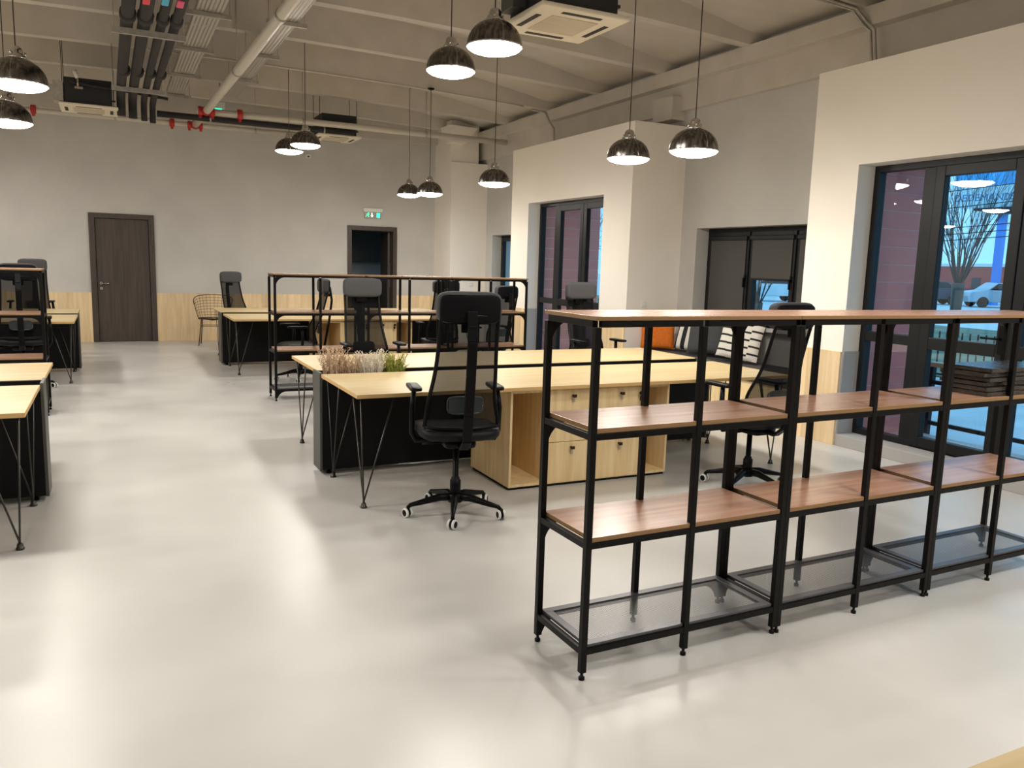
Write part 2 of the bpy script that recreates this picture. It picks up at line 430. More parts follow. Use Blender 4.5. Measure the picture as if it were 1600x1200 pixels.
# ------------------------------------------------------------------ glazed doors
def frame_rect(m, x, y0, y1, z0, z1, wd, dp, k=0):
    m.box(x - dp / 2, y0, z0, x + dp / 2, y0 + wd, z1, k).box(x - dp / 2, y1 - wd, z0, x + dp / 2, y1, z1, k)
    m.box(x - dp / 2, y0 + wd, z0, x + dp / 2, y1 - wd, z0 + wd, k).box(x - dp / 2, y0 + wd, z1 - wd, x + dp / 2, y1 - wd, z1, k)
def glazed_door(name, y1, y0, sl, X=4.60):
    """outer frame from y1 (far) to y0 (near); fixed side light of width sl at the far end"""
    d = sroot(name, (X, 0, 0)); zt, zb = 2.505, .105
    f = MB(); frame_rect(f, 0, y0, y1, zb, zt, .055, .09)
    f.box(-.045, y1 - sl - .11, zb + .055, .045, y1 - sl, zt - .055)                        # post
    f.box(-.04, y1 - sl, .965, .04, y1 - .055, 1.05)
    obj('door_frame', f, 'anth', d, .004)
    g = obj('window_pane', MB().box(-.004, y1 - sl, zb + .05, .004, y1 - .05, zt - .05), 'glass', d)
    a, bb = y1 - sl - .115, y0 + .06
    n = 2
    wl = (a - bb) / n
    for k in range(n):
        q1 = a - wl * k - .005; q0 = a - wl * (k + 1) + .005
        l = MB(); frame_rect(l, -.03, q0, q1, zb + .02, zt - .055, .085, .07)
        l.box(-.065, q0 + .085, .955, .005, q1 - .085, 1.055)
        lf = obj('door_leaf', l, 'anth', d, .005)
        obj('door_pane', MB().box(-.034, q0 + .08, zb + .1, -.026, q1 - .08, zt - .13), 'glass', lf)
        if k == 0:
            obj('lever_handle', MB().box(-.085, q0 + .02, .98, -.065, q0 + .055, 1.2).tube([(-.08, q0 + .037, 1.1), (-.12, q0 + .037, 1.1), (-.125, q0 + .05, 1.1), (-.125, q0 + .17, 1.1)], .009, 8), 'plast', lf)
    return d
glazed_door('door_3', 2.735, .55, .50)
glazed_door('door_4', 9.02, 6.85, .50)

def side_cladding(k, y, x0=4.66, x1=5.78, s=1):
    m = MB(); z = -.15; hb = .165; i = 0
    while z < 2.6:
        m.box(x0, y - .02 * s if s > 0 else y, z, x1, y if s > 0 else y + .02, z + hb - .012)
        m.box(x0, y - .012 if s > 0 else y, z + hb - .012, x1, y + .012 if s < 0 else y, z + hb, 1)
        z += hb; i += 1
    struct('trim_%d' % (13 + k), m, ['maroon', 'joint'])
side_cladding(0, 2.915); side_cladding(1, 9.2)
side_cladding(2, .37, s=-1); side_cladding(3, 6.67, s=-1)
# outside face of the building between the bays
struct('wall_facade', MB().box(XF, 3.0, -.2, XF + .1, 6.6, W3[2]).box(XF, 3.0, W3[3], XF + .1, 6.6, 4.8).box(XF, 3.0, W3[2], XF + .1, W3[0], W3[3]).box(XF, W3[1], W3[2], XF + .1, 6.6, W3[3]), 'maroon')

# ------------------------------------------------------------------ windows with roller blinds
def sash_window(name, y0, y1, z0, z1, n, X=5.40, drops=()):
    wn = sroot(name, (X, 0, 0)); f = MB(); frame_rect(f, 0, y0, y1, z0, z1, .05, .09)
    ws = (y1 - y0 - .1) / n
    for k in range(1, n): f.box(-.045, y1 - .05 - ws * k - .02, z0 + .05, .045, y1 - .05 - ws * k + .02, z1 - .05)
    obj('window_frame', f, 'anth', wn, .004)
    for k in range(n):
        a = y1 - .05 - ws * k - .02; b_ = a - ws + .04
        s = MB(); frame_rect(s, -.03, b_, a, z0 + .05, z1 - .05, .06, .07)
        so = obj('sash', s, 'anth', wn, .004)
        obj('window_pane', MB().box(-.034, b_ + .05, z0 + .1, -.026, a - .05, z1 - .1), 'glass', so)
        obj('window_handle', MB().box(-.08, b_ + .018, 1.44, -.062, b_ + .042, 1.51).box(-.10, b_ + .02, 1.36, -.08, b_ + .04, 1.475), 'plast', so)
        if k < len(drops):
            zb = z1 - .16 - (z1 - z0 - .26) * drops[k]
            bl = thing('roller_blind', ['fully lowered grey roller blind on the far sash of the recessed window', 'half raised grey roller blind above the tree view in the middle sash', 'grey roller blind on the near sash beside the cream bay'][k], 'blind', (X - .075, (a + b_) / 2, z1 - .13), 0, 'roller blinds of the recessed window')
            hw = (a - b_) / 2 - .036
            obj('cassette', MB().box(-.028, -hw - .03, -.02, .008, hw + .03, .03), 'anth', bl, .006)
            obj('fabric', MB().box(-.002, -hw, zb - z1 + .13, .001, hw, -.01), 'blind', bl)
            obj('bottom_bar', MB().box(-.008, -hw, zb - z1 + .105, .006, hw, zb - z1 + .13), 'anth', bl, .002)
    return wn
sash_window('window_1', W3[0], W3[1], W3[2], W3[3], 3, drops=(1., .49, 1.))
sash_window('window_2', W4[0], W4[1], W4[2], W4[3], 2)
struct('window_sill', MB().box(5.05, W3[0] - .03, W3[2] - .04, 5.36, W3[1] + .0, W3[2]), 'concrete', None, .004)

# ------------------------------------------------------------------ double desks
def hairpin():
    """three rods fanning up from a round foot; rods splay along +x and +y"""
    L = MB()
    for tx, ty in ((-.03, -.035), (.19, -.02), (-.01, .22)):
        L.tube([(0, 0, .025), (tx * .02, ty * .02, .05), (tx, ty, .712)], .0055, 6)
    L.lathe([(.010, .035), (.015, .028), (.017, .012), (.021, .010), (.021, 0)], 14)
    L.box(-.05, -.05, .708, .21, .0, .715).box(-.05, .0, .708, .0, .24, .715)
    return L
def desk(label, x0, x1, y0, y1, group):
    cx, cy = (x0 + x1) / 2, (y0 + y1) / 2; hx, hy = (x1 - x0) / 2, (y1 - y0) / 2
    t = thing('desk', label, 'desk', (cx, cy, 0), 0, group)
    tp = MB().box(-hx, -hy, .728, hx, hy, .7395, 1).box(-hx, -hy, .7155, hx, hy, .728, 1)
    tp = MB().box(-hx, -hy, .715, hx, hy, .74)
    tp.m = [1, 0, 1, 1, 1, 1]
    obj('desktop', tp, ['oakh', 'oake'], t, .002)
    for sx in (-1, 1):
        for sy in (-1, 1):
            l = hairpin(); m4 = Matrix.Translation((sx * (hx - .065), sy * (hy - .075), 0)) @ Matrix.Diagonal((-sx, -sy, 1, 1))
            l.move(m4)
            if sx * sy < 0: l.f = [q[::-1] for q in l.f]
            obj('leg', l, 'rod', t)
    return t
def divider(label, x0, x1, y0, y1, plant_end):
    """black cable box between two desks with an open trough on top"""
    t = thing('desk_divider', label, 'divider', ((x0 + x1) / 2, (y0 + y1) / 2, 0), 0, 'black dividers between paired desks')
    hx, hy = (x1 - x0) / 2, (y1 - y0) / 2
    m = MB().box(-hx + .02, -hy, .035, hx - .02, -hy + .018, .70).box(-hx + .02, hy - .018, .035, hx - .02, hy, .738).box(-hx + .02, -hy + .018, .035, hx - .02, hy - .018, .06)
    obj('side_panel', m, 'black', t, .002)
    for s in (-1, 1):
        obj('end_panel', MB().box(s * hx - .02 if s > 0 else -hx, -hy - .004, .03, s * hx if s > 0 else -hx + .02, hy + .004, .75), 'dgrey', t, .003)  # ends greyer than the black sides: their lit look is in the colour
    g = MB()
    for s in (-1, 1):
        for q in (-1, 1): g.lathe([(.014, .035), (.014, .012), (.02, .01), (.02, 0)], 12, (s * (hx - .08), q * (hy - .05), 0))
    for s in (-1, 1):
        for q in (-1, 1): obj('foot', MB().lathe([(.014, .035), (.014, .012), (.02, .01), (.02, 0)], 12, (s * (hx - .08), q * (hy - .05), 0)), 'plast', t)
    tr = MB().box(-hx + .02, -hy + .018, .58, hx - .02, hy - .018, .60)
    obj('cable_trough', tr, 'black', t)
    e0 = -hx + .02 if plant_end < 0 else hx - .62
    if plant_end:
        p = MB().box(e0, -hy + .02, .60, e0 + .60, hy - .02, .70); obj('planter_box', p, ['soil'], t, .004)
    return t
def cabinet(label, x0, w, y0, dp, group, face=-1):
    """drawer cabinet under the desk: open niche | two drawer stacks | open niche, front facing -y"""
    t = thing('drawer_cabinet', label, 'cabinet', (x0, y0, 0), 0, group)
    H = .70; th = .018
    n0, d0, d1, n1 = .285, .285, w - .235, w - .235
    c = MB().box(0, 0, .02, th, dp, H).box(w - th, 0, .02, w, dp, H).box(th, 0, .02, w - th, dp, .04).box(th, 0, H - th, w - th, dp, H)
    c.box(th, dp - .012, .04, w - th, dp, H - th).box(n0, .0, .04, n0 + th, dp - .012, H - th).box(n1 - th, 0, .04, n1, dp - .012, H - th)
    mid = (n0 + n1) / 2
    c.box(mid - th / 2, .02, .04, mid + th / 2, dp - .012, H - th)
    obj('carcass', c, 'oakc', t, .0015)
    obj('plinth', MB().box(.01, .015, 0, w - .01, dp - .02, .02), 'black', t)
    for (a, b_) in ((n0 + .003, mid - .002), (mid + .002, n1 - .003)):
        for z0, z1 in ((.322, H - .008), (.026, .318)):
            dr = obj('drawer', MB().box(a, -.004, z0, b_, .014, z1), 'oakc', t, .0015)
            cx = (a + b_) / 2; lz = z1 - .042
            obj('drawer_lock', MB().lathe([(.010, 0), (.010, -.012), (.006, -.014)], 12, (cx, -.004, lz), axis='y').box(cx - .003, -.03, lz - .006, cx + .003, -.016, lz + .006).box(cx - .014, -.034, lz - .01, cx + .014, -.028, lz + .012, 0).box(cx - .008, -.024, lz - .045, cx + .004, -.02, lz - .01, 1), ['key', 'brass'], dr)
            if z0 > .3:
                ex = b_ - .03
                obj('central_lock', MB().lathe([(.011, 0), (.011, -.012)], 12, (ex, -.004, lz - .005), axis='y').box(ex - .016, -.034, lz - .016, ex + .013, -.026, lz + .012).box(ex - .018, -.03, lz - .06, ex + .006, -.024, lz - .024).box(ex - .012, -.028, lz - .095, ex - .004, -.024, lz - .06, 1), ['key', 'brass'], dr)
    return t
G_D = 'light oak hairpin desks'
# row nearest the camera, right of the aisle
desk('light oak hairpin desk, front one of the pair with heather planter', -.235, 3.31, 2.315, 3.255, G_D)
desk('light oak hairpin desk behind the heather planter, rear one of its pair', -.215, 3.33, 3.475, 4.42, G_D)
divider('black divider box with heather planter between the two nearest right desks', -.246, 3.30, 3.262, 3.468, -1)
cabinet('light oak drawer cabinet with keys under the desk beside the nearest office chair', .86, 1.335, 2.41, .66, 'oak drawer cabinets')
# row by the back wall, right of the aisle
desk('light oak desk before the back wall, front one of the pair behind the long shelf', -.155, 3.35, 8.52, 9.63, G_D)
desk('light oak desk before the back wall, rear one beside the wire chair', -.145, 3.35, 9.95, 10.99, G_D)
divider('black divider box between the two desks near the wire chair', -.19, 3.34, 9.645, 9.935, 0)
cabinet('light oak drawer cabinet under the far desk, seen through the middle shelf', .98, 1.335, 8.62, .66, 'oak drawer cabinets')
# left of the aisle
desk('light oak hairpin desk corner at the left edge, front of the near left pair', -5.5, -1.968, 2.245, 3.215, G_D)
desk('light oak desk at the left edge, rear of the near left pair', -5.5, -1.963, 3.455, 4.345, G_D)
divider('black divider box between the near left pair of desks', -5.5, -1.95, 3.222, 3.447, 0)
desk('light oak desk at far left near the walnut door, front of its pair', -5.5, -1.966, 8.28, 9.475, G_D)
desk('light oak desk at far left near the walnut door, rear of its pair', -5.5, -1.976, 9.725, 10.68, G_D)
divider('black divider box between the far left pair of desks', -5.5, -1.955, 9.482, 9.718, 0)
# the one whose corner shows at the bottom right
desk('light oak desk corner in the bottom right corner of the view', -.285, 3.2, -2.62, -1.665, G_D)

# heather in the trough
def heather(label, x, y, z, m, hgt, spread, n, lean=0.):
    s = MB(); rnd = random.Random(int(x * 1000))
    for i in range(n):
        a = rnd.uniform(0, 2 * PI); r0 = spread * .75 * rnd.random() ** .5; hh = hgt * rnd.uniform(.35, 1.08)
        ex, ey = math.cos(a) * (r0 + spread * .4 * rnd.random()) + rnd.uniform(-.02, .02), math.sin(a) * (r0 + spread * .4 * rnd.random())
        p0 = Vector((math.cos(a) * r0, max(-.075, min(.075, math.sin(a) * r0)), 0)); p1 = Vector((ex, ey * .7, hh)); pm = (p0 + p1) / 2 + Vector((-ex * .12, -ey * .1, hh * .08))
        s.tube([p0, pm, p1], [.0018, .0014, .0008], 4)
        for k in range(9):
            f_ = .25 + .75 * k / 8; q = p0.lerp(pm, f_ * 2) if f_ < .5 else pm.lerp(p1, f_ * 2 - 1)
            b2 = rnd.uniform(0, 2 * PI); l = rnd.uniform(.006, .018)
            e2 = q + Vector((math.cos(b2) * l, math.sin(b2) * l, l * .9))
            s.tube([q, e2], [.0032, .0014], 4)
    o_ = obj('heather', s, m); o_.location = (x, y, z)
    return tag(o_, label, 'plant', 'heather plants in the planter')
heather('pinkish brown dried heather, leftmost plant in the planter', -.12, 3.365, .70, 'heath_p', .21, .10, 95)
heather('short pinkish heather between tall pink one and white one', .02, 3.365, .70, 'heath_p', .16, .09, 60)
heather('white flowering heather in the middle of the planter', .155, 3.365, .70, 'heath_w', .18, .13, 130)
heather('green heather plant at the right end of the planter', .34, 3.365, .70, 'heath_g', .155, .10, 90)

# ------------------------------------------------------------------ shelf units
SH = 1.383; SD = .372
def shelf_unit():
    t = thing('shelf_unit', '', 'shelf')
    p = .0255; h = p / 2
    X = (h, .5, 1 - h)
    for y in (0, SD - p):
        for x in X:
            o_ = obj('post', MB().box(x - h, y - h, .03, x + h, y + h, 1.343), 'steel', t, .002)
            obj('levelling_foot', MB().lathe([(.006, .032), (.006, .014), (.012, .012), (.012, 0)], 10, (x, y, 0)), 'plast', o_)
    for zt, zn in ((1.368, 'top'), (.956, 'm'), (.543, 'm'), (.126, 'b')):
        f = MB()
        z0, z1 = zt - .025, zt
        for y in (0, SD - p):
            f.box(p, y - h * .9, z0, .5 - h, y + h * .9, z1).box(.5 + h, y - h * .9, z0, 1 - p, y + h * .9, z1)
        for x in (h, 1 - h): f.box(x - h * .9, h, z0, x + h * .9, SD - p - h, z1)
        obj('rail_frame', f, 'steel', t, .0015)
        if zn == 'top':
            bd = MB().box(.001, -.016, zt, .999, SD - p + .016, SH)
        elif zn == 'm':
            bd = MB().box(.004, -h + .002 + p, zt, .996, SD - p - h - .002, zt + .018)
            bd = MB().box(p + .002, -.008, zt, 1 - p - .002, SD - p + .008, zt + .018)
        if zn in 'topm':
            bd.m = [1, 0, 1, 1, 1, 1]; obj('shelf_board', bd, ['brown', 'brown_e'], t, .0012)
        else:
            bx = (p + .002, -.002, 1 - p - .002, SD - p + .002)
            rim = MB(); r = .035
            for a in ((bx[0], bx[1], bx[2], bx[1] + r), (bx[0], bx[3] - r, bx[2], bx[3]), (bx[0], bx[1] + r, bx[0] + r, bx[3] - r), (bx[2] - r, bx[1] + r, bx[2], bx[3] - r)):
                rim.box(a[0], a[1], zt, a[2], a[3], zt + .012)
            mt = obj('mesh_tray', rim, 'tray_rim', t, .001)
            obj('perforated_sheet', MB().grid(lambda u, v: (bx[0] + r + (bx[2] - bx[0] - 2 * r) * u, bx[1] + r + (bx[3] - bx[1] - 2 * r) * v, zt + .006), 1, 1), 'mesh_tray', mt)
    yb = SD - p
    for x, s in ((p, 1), (1 - p, -1)):
        for zt in (1.343, .931, .518, .101):
            g = MB(); n = 8; R = .095
            arc = [(R - R * math.sin(PI / 2 * i / n), R - R * math.cos(PI / 2 * i / n)) for i in range(n + 1)]   # from (R,0) to (0,R)
            if zt - R < .03: arc = [(a, min(b_, zt - .03)) for a, b_ in arc]
            for i in range(n):
                (a0, d0), (a1, d1) = arc[i], arc[i + 1]
                q = [(0, 0), (a0, d0), (a1, d1)]
                pts = [(x + s * a, zt - d_) for a, d_ in q]
                nb = len(g.v)
                for yy in (yb - .004, yb + .004): g.v += [(u_, yy, z_) for u_, z_ in pts]
                g.face([nb, nb + 1, nb + 2]); g.face([nb + 5, nb + 4, nb + 3]); g.face([nb + 1, nb + 4, nb + 5, nb + 2])
            obj('corner_bracket', g, 'steel', t)
    return t
SY = .0165
u0 = shelf_unit(); u0['group'] = 'black steel shelf units'
def shelf_at(o_, x, y, rz, label): o_.location = (x, y, 0); o_.rotation_euler = (0, 0, rz); o_['label'] = label
sx = lambda k: (-.0128 + k * math.cos(SY), k * math.sin(SY), 0)
shelf_at(u0, *sx(0)[:2], SY, 'black steel shelf unit with brown boards, nearest one with its open left end facing us')
dup(u0, sx(1), SY, 'black steel shelf unit, middle one of the foreground row')
dup(u0, sx(2), SY, 'black steel shelf unit carrying the stack of dark boards, at the right edge')
L2 = ['black shelf unit behind the near desks, left end with the side-on chair behind it', 'black shelf unit behind the near desks, middle one, mostly hidden by the mesh chairs', 'black shelf unit behind the near desks, right end beside the far glazed door']
for k in range(3): dup(u0, (1.0 + k * 1.03, 6.82, 0), PI, L2[k])
L3 = ['black shelf unit at the left edge in front of the dark chair', 'black shelf unit cut by the left edge of the frame']
dup(u0, (-2.13, 6.6, 0), PI, L3[0])
# stack on the shelf
for k in range(6):
    hx, hy = .29 + random.uniform(-.02, .015), .13 + random.uniform(-.01, .01)
    o_ = obj('sample_board', MB().box(-hx, -hy, 0, hx, hy, .021), 'tile', None, .002, (2.60 + random.uniform(-.015, .015), .185 + random.uniform(-.01, .01), .975 + k * .0235))
    o_.rotation_euler = (0, 0, random.uniform(-.03, .05))
    tag(o_, ['dark flat board at the bottom of the stack on the right shelf', 'dark flat board second from the bottom of the shelf stack', 'dark flat board third from the bottom of the shelf stack', 'dark flat board third from the top of the shelf stack', 'dark flat board second from the top of the shelf stack', 'glossy dark flat board on top of the stack on the right shelf'][k], 'board', 'stack of dark boards')

# ------------------------------------------------------------------ office chair
def back_pt(u, v):
    """u -1..1 across, v 0..1 up: the mesh back of the chair"""
    hw = .166 + .062 * (1 - v) ** 2.1
    z = .52 + .66 * v
    y = -.215 + .055 * math.exp(-((v - .22) / .2) ** 2) - .15 * v ** 1.3 + .035 * u * u
    return Vector((u * hw, y, z))
def make_chair():
    t = thing('office_chair', '', 'chair', (0, 0, 0), 0, 'black mesh office chairs')
    def warp(p): return [p[0], p[1], p[2] - .02 * max(0, p[1] / .24) ** 3 + .012 * abs(p[0] / .25) ** 2]
    obj('seat', MB().sq((0, .02, .465), (.25, .25, .04), .5, .45, 32, 12, 0, warp), 'seatf', t)
    fr = MB(); n = 18
    edge = [back_pt(-1, v / n) for v in range(n + 1)] + [back_pt(-1 + 2 * k / 8, 1) + Vector((0, 0, .012 * math.sin(PI * k / 8))) for k in range(1, 8)] + [back_pt(1, 1 - v / n) for v in range(n + 1)] + [back_pt(1 - 2 * k / 8, 0) - Vector((0, 0, .01 * math.sin(PI * k / 8))) for k in range(1, 9)]
    fr.tube(edge, .012, 8)
    bk = obj('backrest', fr, 'plast', t)
    obj('mesh_panel', MB().grid(lambda a, b_: back_pt(2 * a - 1, b_), 14, 18), 'mesh', bk)
    hd = obj('headrest', MB().sq((0, -.315, 1.235), (.187, .042, .093), .42, .32, 36, 14, 0, lambda p: [p[0], p[1] + .06 * (p[0] / .2) ** 2 * .4, p[2]]), 'hgrey', t)
    obj('headrest_shell', MB().sq((0, -.345, 1.232), (.176, .026, .082), .35, .3, 32, 12, 0, lambda p: [p[0], p[1] + .024 * (p[0] / .2) ** 2, p[2]]), 'hback', hd)
    sp = MB()
    path = [(0, -.10, .415), (0, -.24, .40), (0, -.315, .46), (0, -.345, .62), (0, -.385, .85), (0, -.41, 1.05), (0, -.385, 1.22)]
    for a, b_ in zip(path, path[1:]): sp.bar(a, b_, .056, .02)
    sp.bar((-.05, -.33, 1.12), (.05, -.33, 1.12), .02, .05).bar((0, -.41, 1.12), (0, -.33, 1.12), .04, .04)
    obj('back_support', sp, 'plast', t, .004)
    lm = MB(); a = []
    for k in range(33):
        th = 2 * PI * k / 32; sg = lambda w: math.copysign(abs(w) ** .45, w)
        a.append((sg(math.cos(th)) * .105, -.262 + .02 * abs(sg(math.cos(th))) ** 3, .665 + sg(math.sin(th)) * .05))
    lm.tube(a, .006, 6); lm.box(-.10, -.258, .622, .10, -.252, .708)
    obj('lumbar_support', lm, 'lumb', t)
    for s in (-1, 1):
        ar = MB().tube([(s * .14, .0, .41), (s * .25, .02, .405), (s * .272, .03, .45), (s * .272, .02, .60), (s * .262, .03, .712)], [.017, .017, .018, .019, .016], 8)
        arm = obj('armrest', ar, 'plast', t)
        obj('arm_pad', MB().sq((s * .255, .075, .725), (.038, .128, .015), .5, .35, 24, 8), 'plast', arm)
    obj('tilt_mechanism', MB().sq((0, -.02, .405), (.10, .14, .03), .4, .3, 20, 8).tube([(.08, .03, .40), (.24, .03, .40)], .007, 6).tube([(-.08, -.05, .40), (-.22, -.05, .395)], .007, 6), 'plast', t)
    g = obj('gas_column', MB().lathe([(.034, .0), (.034, .10), (.026, .105), (.026, .115), (.019, .118), (.019, .31)], 20), 'plast', t); g.location = (0, 0, .095)
    st = MB().lathe([(.028, .075), (.045, .08), (.05, .10), (.045, .128), (.03, .135)], 20)
    for k in range(5):
        an = 2 * PI * k / 5 + PI / 2; cx, cy = math.cos(an), math.sin(an)
        P_ = lambda r_, z_: (cx * r_, cy * r_, z_)
        st.tube([P_(.02, .112), P_(.10, .113), P_(.22, .088), P_(.285, .076), P_(.300, .060)], [.027, .024, .017, .013, .012], 8)
    star = obj('star_base', st, 'plast', t)
    for k in range(5):
        an = 2 * PI * k / 5 + PI / 2; cx, cy = math.cos(an) * .302, math.sin(an) * .302
        w_ = MB(); R = random.Random(k).uniform(0, PI)
        for s in (-1, 1):
            w_.lathe([(.029, s * .009), (.030, s * .017), (.0265, s * .0235)], 20, axis='x', k=1)
            w_.lathe([(.0245, s * .0225), (.012, s * .026)], 20, axis='x', k=0)
        w_.lathe([(.024, -.010), (.024, .010)], 14, axis='x'); w_.tube([(0, 0, .0), (0, .008, .035)], .011, 8)
        w_.move(T(cx, cy, .030, R))
        obj('caster', w_, ['plast', 'white'], star)
    return t
CH = make_chair()
UPPER = ('seat', 'backrest', 'headrest', 'back_support', 'lumbar_support', 'armrest', 'tilt_mechanism')
def set_chair(o_, x, y, rz, dz, base, label):
    o_.location = (x, y, 0); o_.rotation_euler = (0, 0, rz); o_['label'] = label
    for c_ in o_.children:
        nm = c_.name.split('.')[0]
        if nm in UPPER: c_.location.z = dz
        elif nm == 'gas_column': c_.scale.z = (.31 + dz) / .31
        elif nm == 'star_base': c_.rotation_euler.z = base - rz
    return o_
D2 = math.radians
CHAIRS = [
    (.325, 2.075, D2(-11), .07, D2(245 - 90), 'black mesh office chair with its back to us, left of the nearest drawer cabinet'),
    (.62, 4.93, D2(180), .055, D2(10), 'black mesh office chair with grey headrest facing us behind the heather planter'),
    (3.06, 4.88, D2(182), .055, D2(30), 'black mesh chair with pale grey headrest facing us before the far glazed door'),
    (2.56, 1.92, D2(2), .03, D2(125 - 90 + 10), 'black mesh office chair seen through the foreground shelf, right end of the nearest desk'),
    (.58, 7.97, D2(90), -.025, D2(20), 'black office chair turned side-on to the left behind the middle shelf'),
    (2.52, 8.08, D2(-4), -.01, D2(50), 'black office chair showing its back just left of the corner column, at the far desk'),
    (.34, 11.45, D2(204), -.03, D2(15), 'black mesh chair with grey headrest beside the wire chair'),
    (-2.60, 11.1, D2(178), .10, D2(40), 'office chair with grey headrest facing us at far left, behind the far left desks'),
    (-2.46, 7.92, D2(3), .085, D2(8), 'dark office chair at the left edge showing its back behind the steel shelf'),
    (3.32, 8.02, D2(12), -.07, D2(70), 'dark office chair partly hidden by the nearest chair, right end of the far desk'),
]
for k, c_ in enumerate(CHAIRS):
    o_ = CH if k == 0 else dup(CH, (0, 0, 0), 0, '')
    set_chair(o_, *c_)

# ------------------------------------------------------------------ wire chair by the back wall
t = thing('wire_chair', 'dark wire basket chair against the oak panelling near the far desk', 'chair', (0.02, 12.55, 0), D2(170))
def basket(u, v):
    """u across 0..1 (angle), v 0..1 from seat rim up to the top rim"""
    an = PI * (1.12 - 1.24 * u) - PI; r0, r1 = .24, .315
    r_ = r0 + (r1 - r0) * v ** .8
    top = .86 - .16 * (2 * abs(u - .5)) ** 3
    return Vector((math.cos(an) * r_ * 1.02, math.sin(an) * r_ * .95, .46 + (top - .46) * v))
m = MB()
for i in range(19): m.tube([basket(i / 18, v / 8) for v in range(9)], .0032, 4)
for v in range(1, 8): m.tube([basket(i / 24, v / 8) for i in range(25)], .0032, 4)
obj('basket_back', m, 'wire', t)
obj('rim', MB().tube([basket(i / 30, 1) for i in range(31)], .007, 6), 'wire', t)
m = MB()
for i in range(-5, 6):
    x = i * .045; yy = math.sqrt(max(0, .245 ** 2 - x * x)); m.tube([(x, -yy, .455), (x, 0, .44), (x, yy, .455)], .0035, 4); m.tube([(-yy, x, .455), (0, x, .44), (yy, x, .455)], .0035, 4)
m.tube([(math.cos(a * PI / 16) * .25, math.sin(a * PI / 16) * .25, .46) for a in range(33)], .009, 6)
obj('seat', m, 'wire', t)
for s in (-1, 1):
    for q in (-1, 1): obj('leg', MB().tube([(s * .19, q * .12, .455), (s * .20, q * .15, .33), (s * .235, q * .21, 0)], .009, 8), 'wire', t)
obj('stretcher', MB().tube([(-.2, -.15, .33), (.2, -.15, .33), (.2, .15, .33), (-.2, .15, .33), (-.2, -.15, .33)], .006, 6), 'wire', t)

# ------------------------------------------------------------------ bench with cushions in the window recess
t = thing('window_bench', 'long bench with dark grey seat pad below the recessed window', 'bench', (4.78, 4.735, 0))
obj('bench_box', MB().box(-.40, -1.44, .02, .36, 1.44, .42), 'oakc', t, .003)
obj('seat_pad', MB().box(-.43, -1.45, .42, .37, 1.45, .51), 'benchf', t, .02)
def cushion(label, m, w_, h_, th, x, y, z, lean, rz, roll=0.):
    c_ = obj('cushion', MB().pillow(w_, h_, th), m)
    c_.location = (x, y, z); c_.rotation_euler = (Euler((0, 0, rz)).to_matrix() @ Euler((lean, 0, 0)).to_matrix() @ Euler((0, roll, 0)).to_matrix()).to_euler()
    return tag(c_, label, 'cushion', 'cushions on the window bench')
R9 = -PI / 2
cushion('plain orange cushion at the far end of the window bench', 'orange', .44, .38, .13, 4.74, 6.02, .525, -.16, -.56)
cushion('cushion with bold black and white vertical stripes beside the orange one', 'stripe', .44, .42, .11, 4.93, 5.62, .535, -.18, R9 + .45, .12)
cushion('charcoal grey cushion lying between the striped and dashed ones', 'grey', .50, .43, .13, 4.86, 5.24, .545, -.30, R9 + .35, -.08)
cushion('black cushion mostly hidden behind the dashed white one', 'hback', .46, .46, .10, 5.00, 4.88, .53, -.12, R9 + .1)
cushion('white cushion with short black dashes, in front of the dark ones', 'dash', .50, .47, .12, 4.80, 4.62, .545, -.26, R9 + .50, .10)
cushion('orange cushion at the near end of the bench, glimpsed behind a chair', 'orange', .44, .40, .14, 4.93, 3.70, .53, -.2, R9)

# ------------------------------------------------------------------ pendant lamps
def make_lamp():
    t = thing('pendant_lamp', '', 'lamp', (0, 0, 0), 0, 'dome pendant lamps')
    R = .1975; n = 14
    out = [(R * math.sin(PI / 2 * (.16 + .84 * k / n)) ** .92, .187 * math.cos(PI / 2 * (.16 + .84 * k / n)) ** .95 + 0.0) for k in range(n + 1)]
    out[-1] = (R, 0)
    inn = [(r_ - .004, max(z - .004, .0)) for r_, z in out]
    obj('shade', MB().lathe(out, 48, cap=False), 'shade', t)
    obj('shade_lining', MB().lathe(inn, 48, cap=False), 'inner', t)
    obj('rim', MB().lathe([(R, .0), (R + .003, .004), (R + .002, .010), (R - .001, .011)], 48, cap=False), 'chrome', t)
    cp = MB().lathe([(.066, .174), (.067, .19), (.050, .198), (.044, .215), (.045, .235), (.036, .255), (.018, .266), (.006, .27)], 24)
    for a in (0, 2 * PI / 3, 4 * PI / 3): cp.lathe([(.008, .19), (.008, .222), (.003, .228)], 8, (math.cos(a) * .058, math.sin(a) * .058, 0))
    obj('lamp_cap', cp, 'chrome', t)
    wr = MB()
    for a in (.4, .4 + 2 * PI / 3, .4 + 4 * PI / 3): wr.tube([(math.cos(a) * (r_ + .004), math.sin(a) * (r_ + .004), z + .002) for r_, z in out], .0022, 5)
    obj('guy_wire', wr, 'chrome', t)
    d_ = obj('diffuser', MB().lathe([(R - .004, .008)] + [((R - .004) * math.cos(PI / 2 * q / 9), .006 - .052 * math.sin(PI / 2 * q / 9)) for q in range(9)] + [(.001, -.046)], 40, cap=False), 'glow', t)
    cd = obj('cord', MB().tube([(0, 0, 0), (0, 0, 1)], .0045, 6), 'cord', t); cd.location = (0, 0, .262)
    cn = obj('ceiling_rose', MB().lathe([(.01, -.03), (.045, -.02), (.05, 0)], 20), 'plast', t)
    return t
LP = make_lamp()
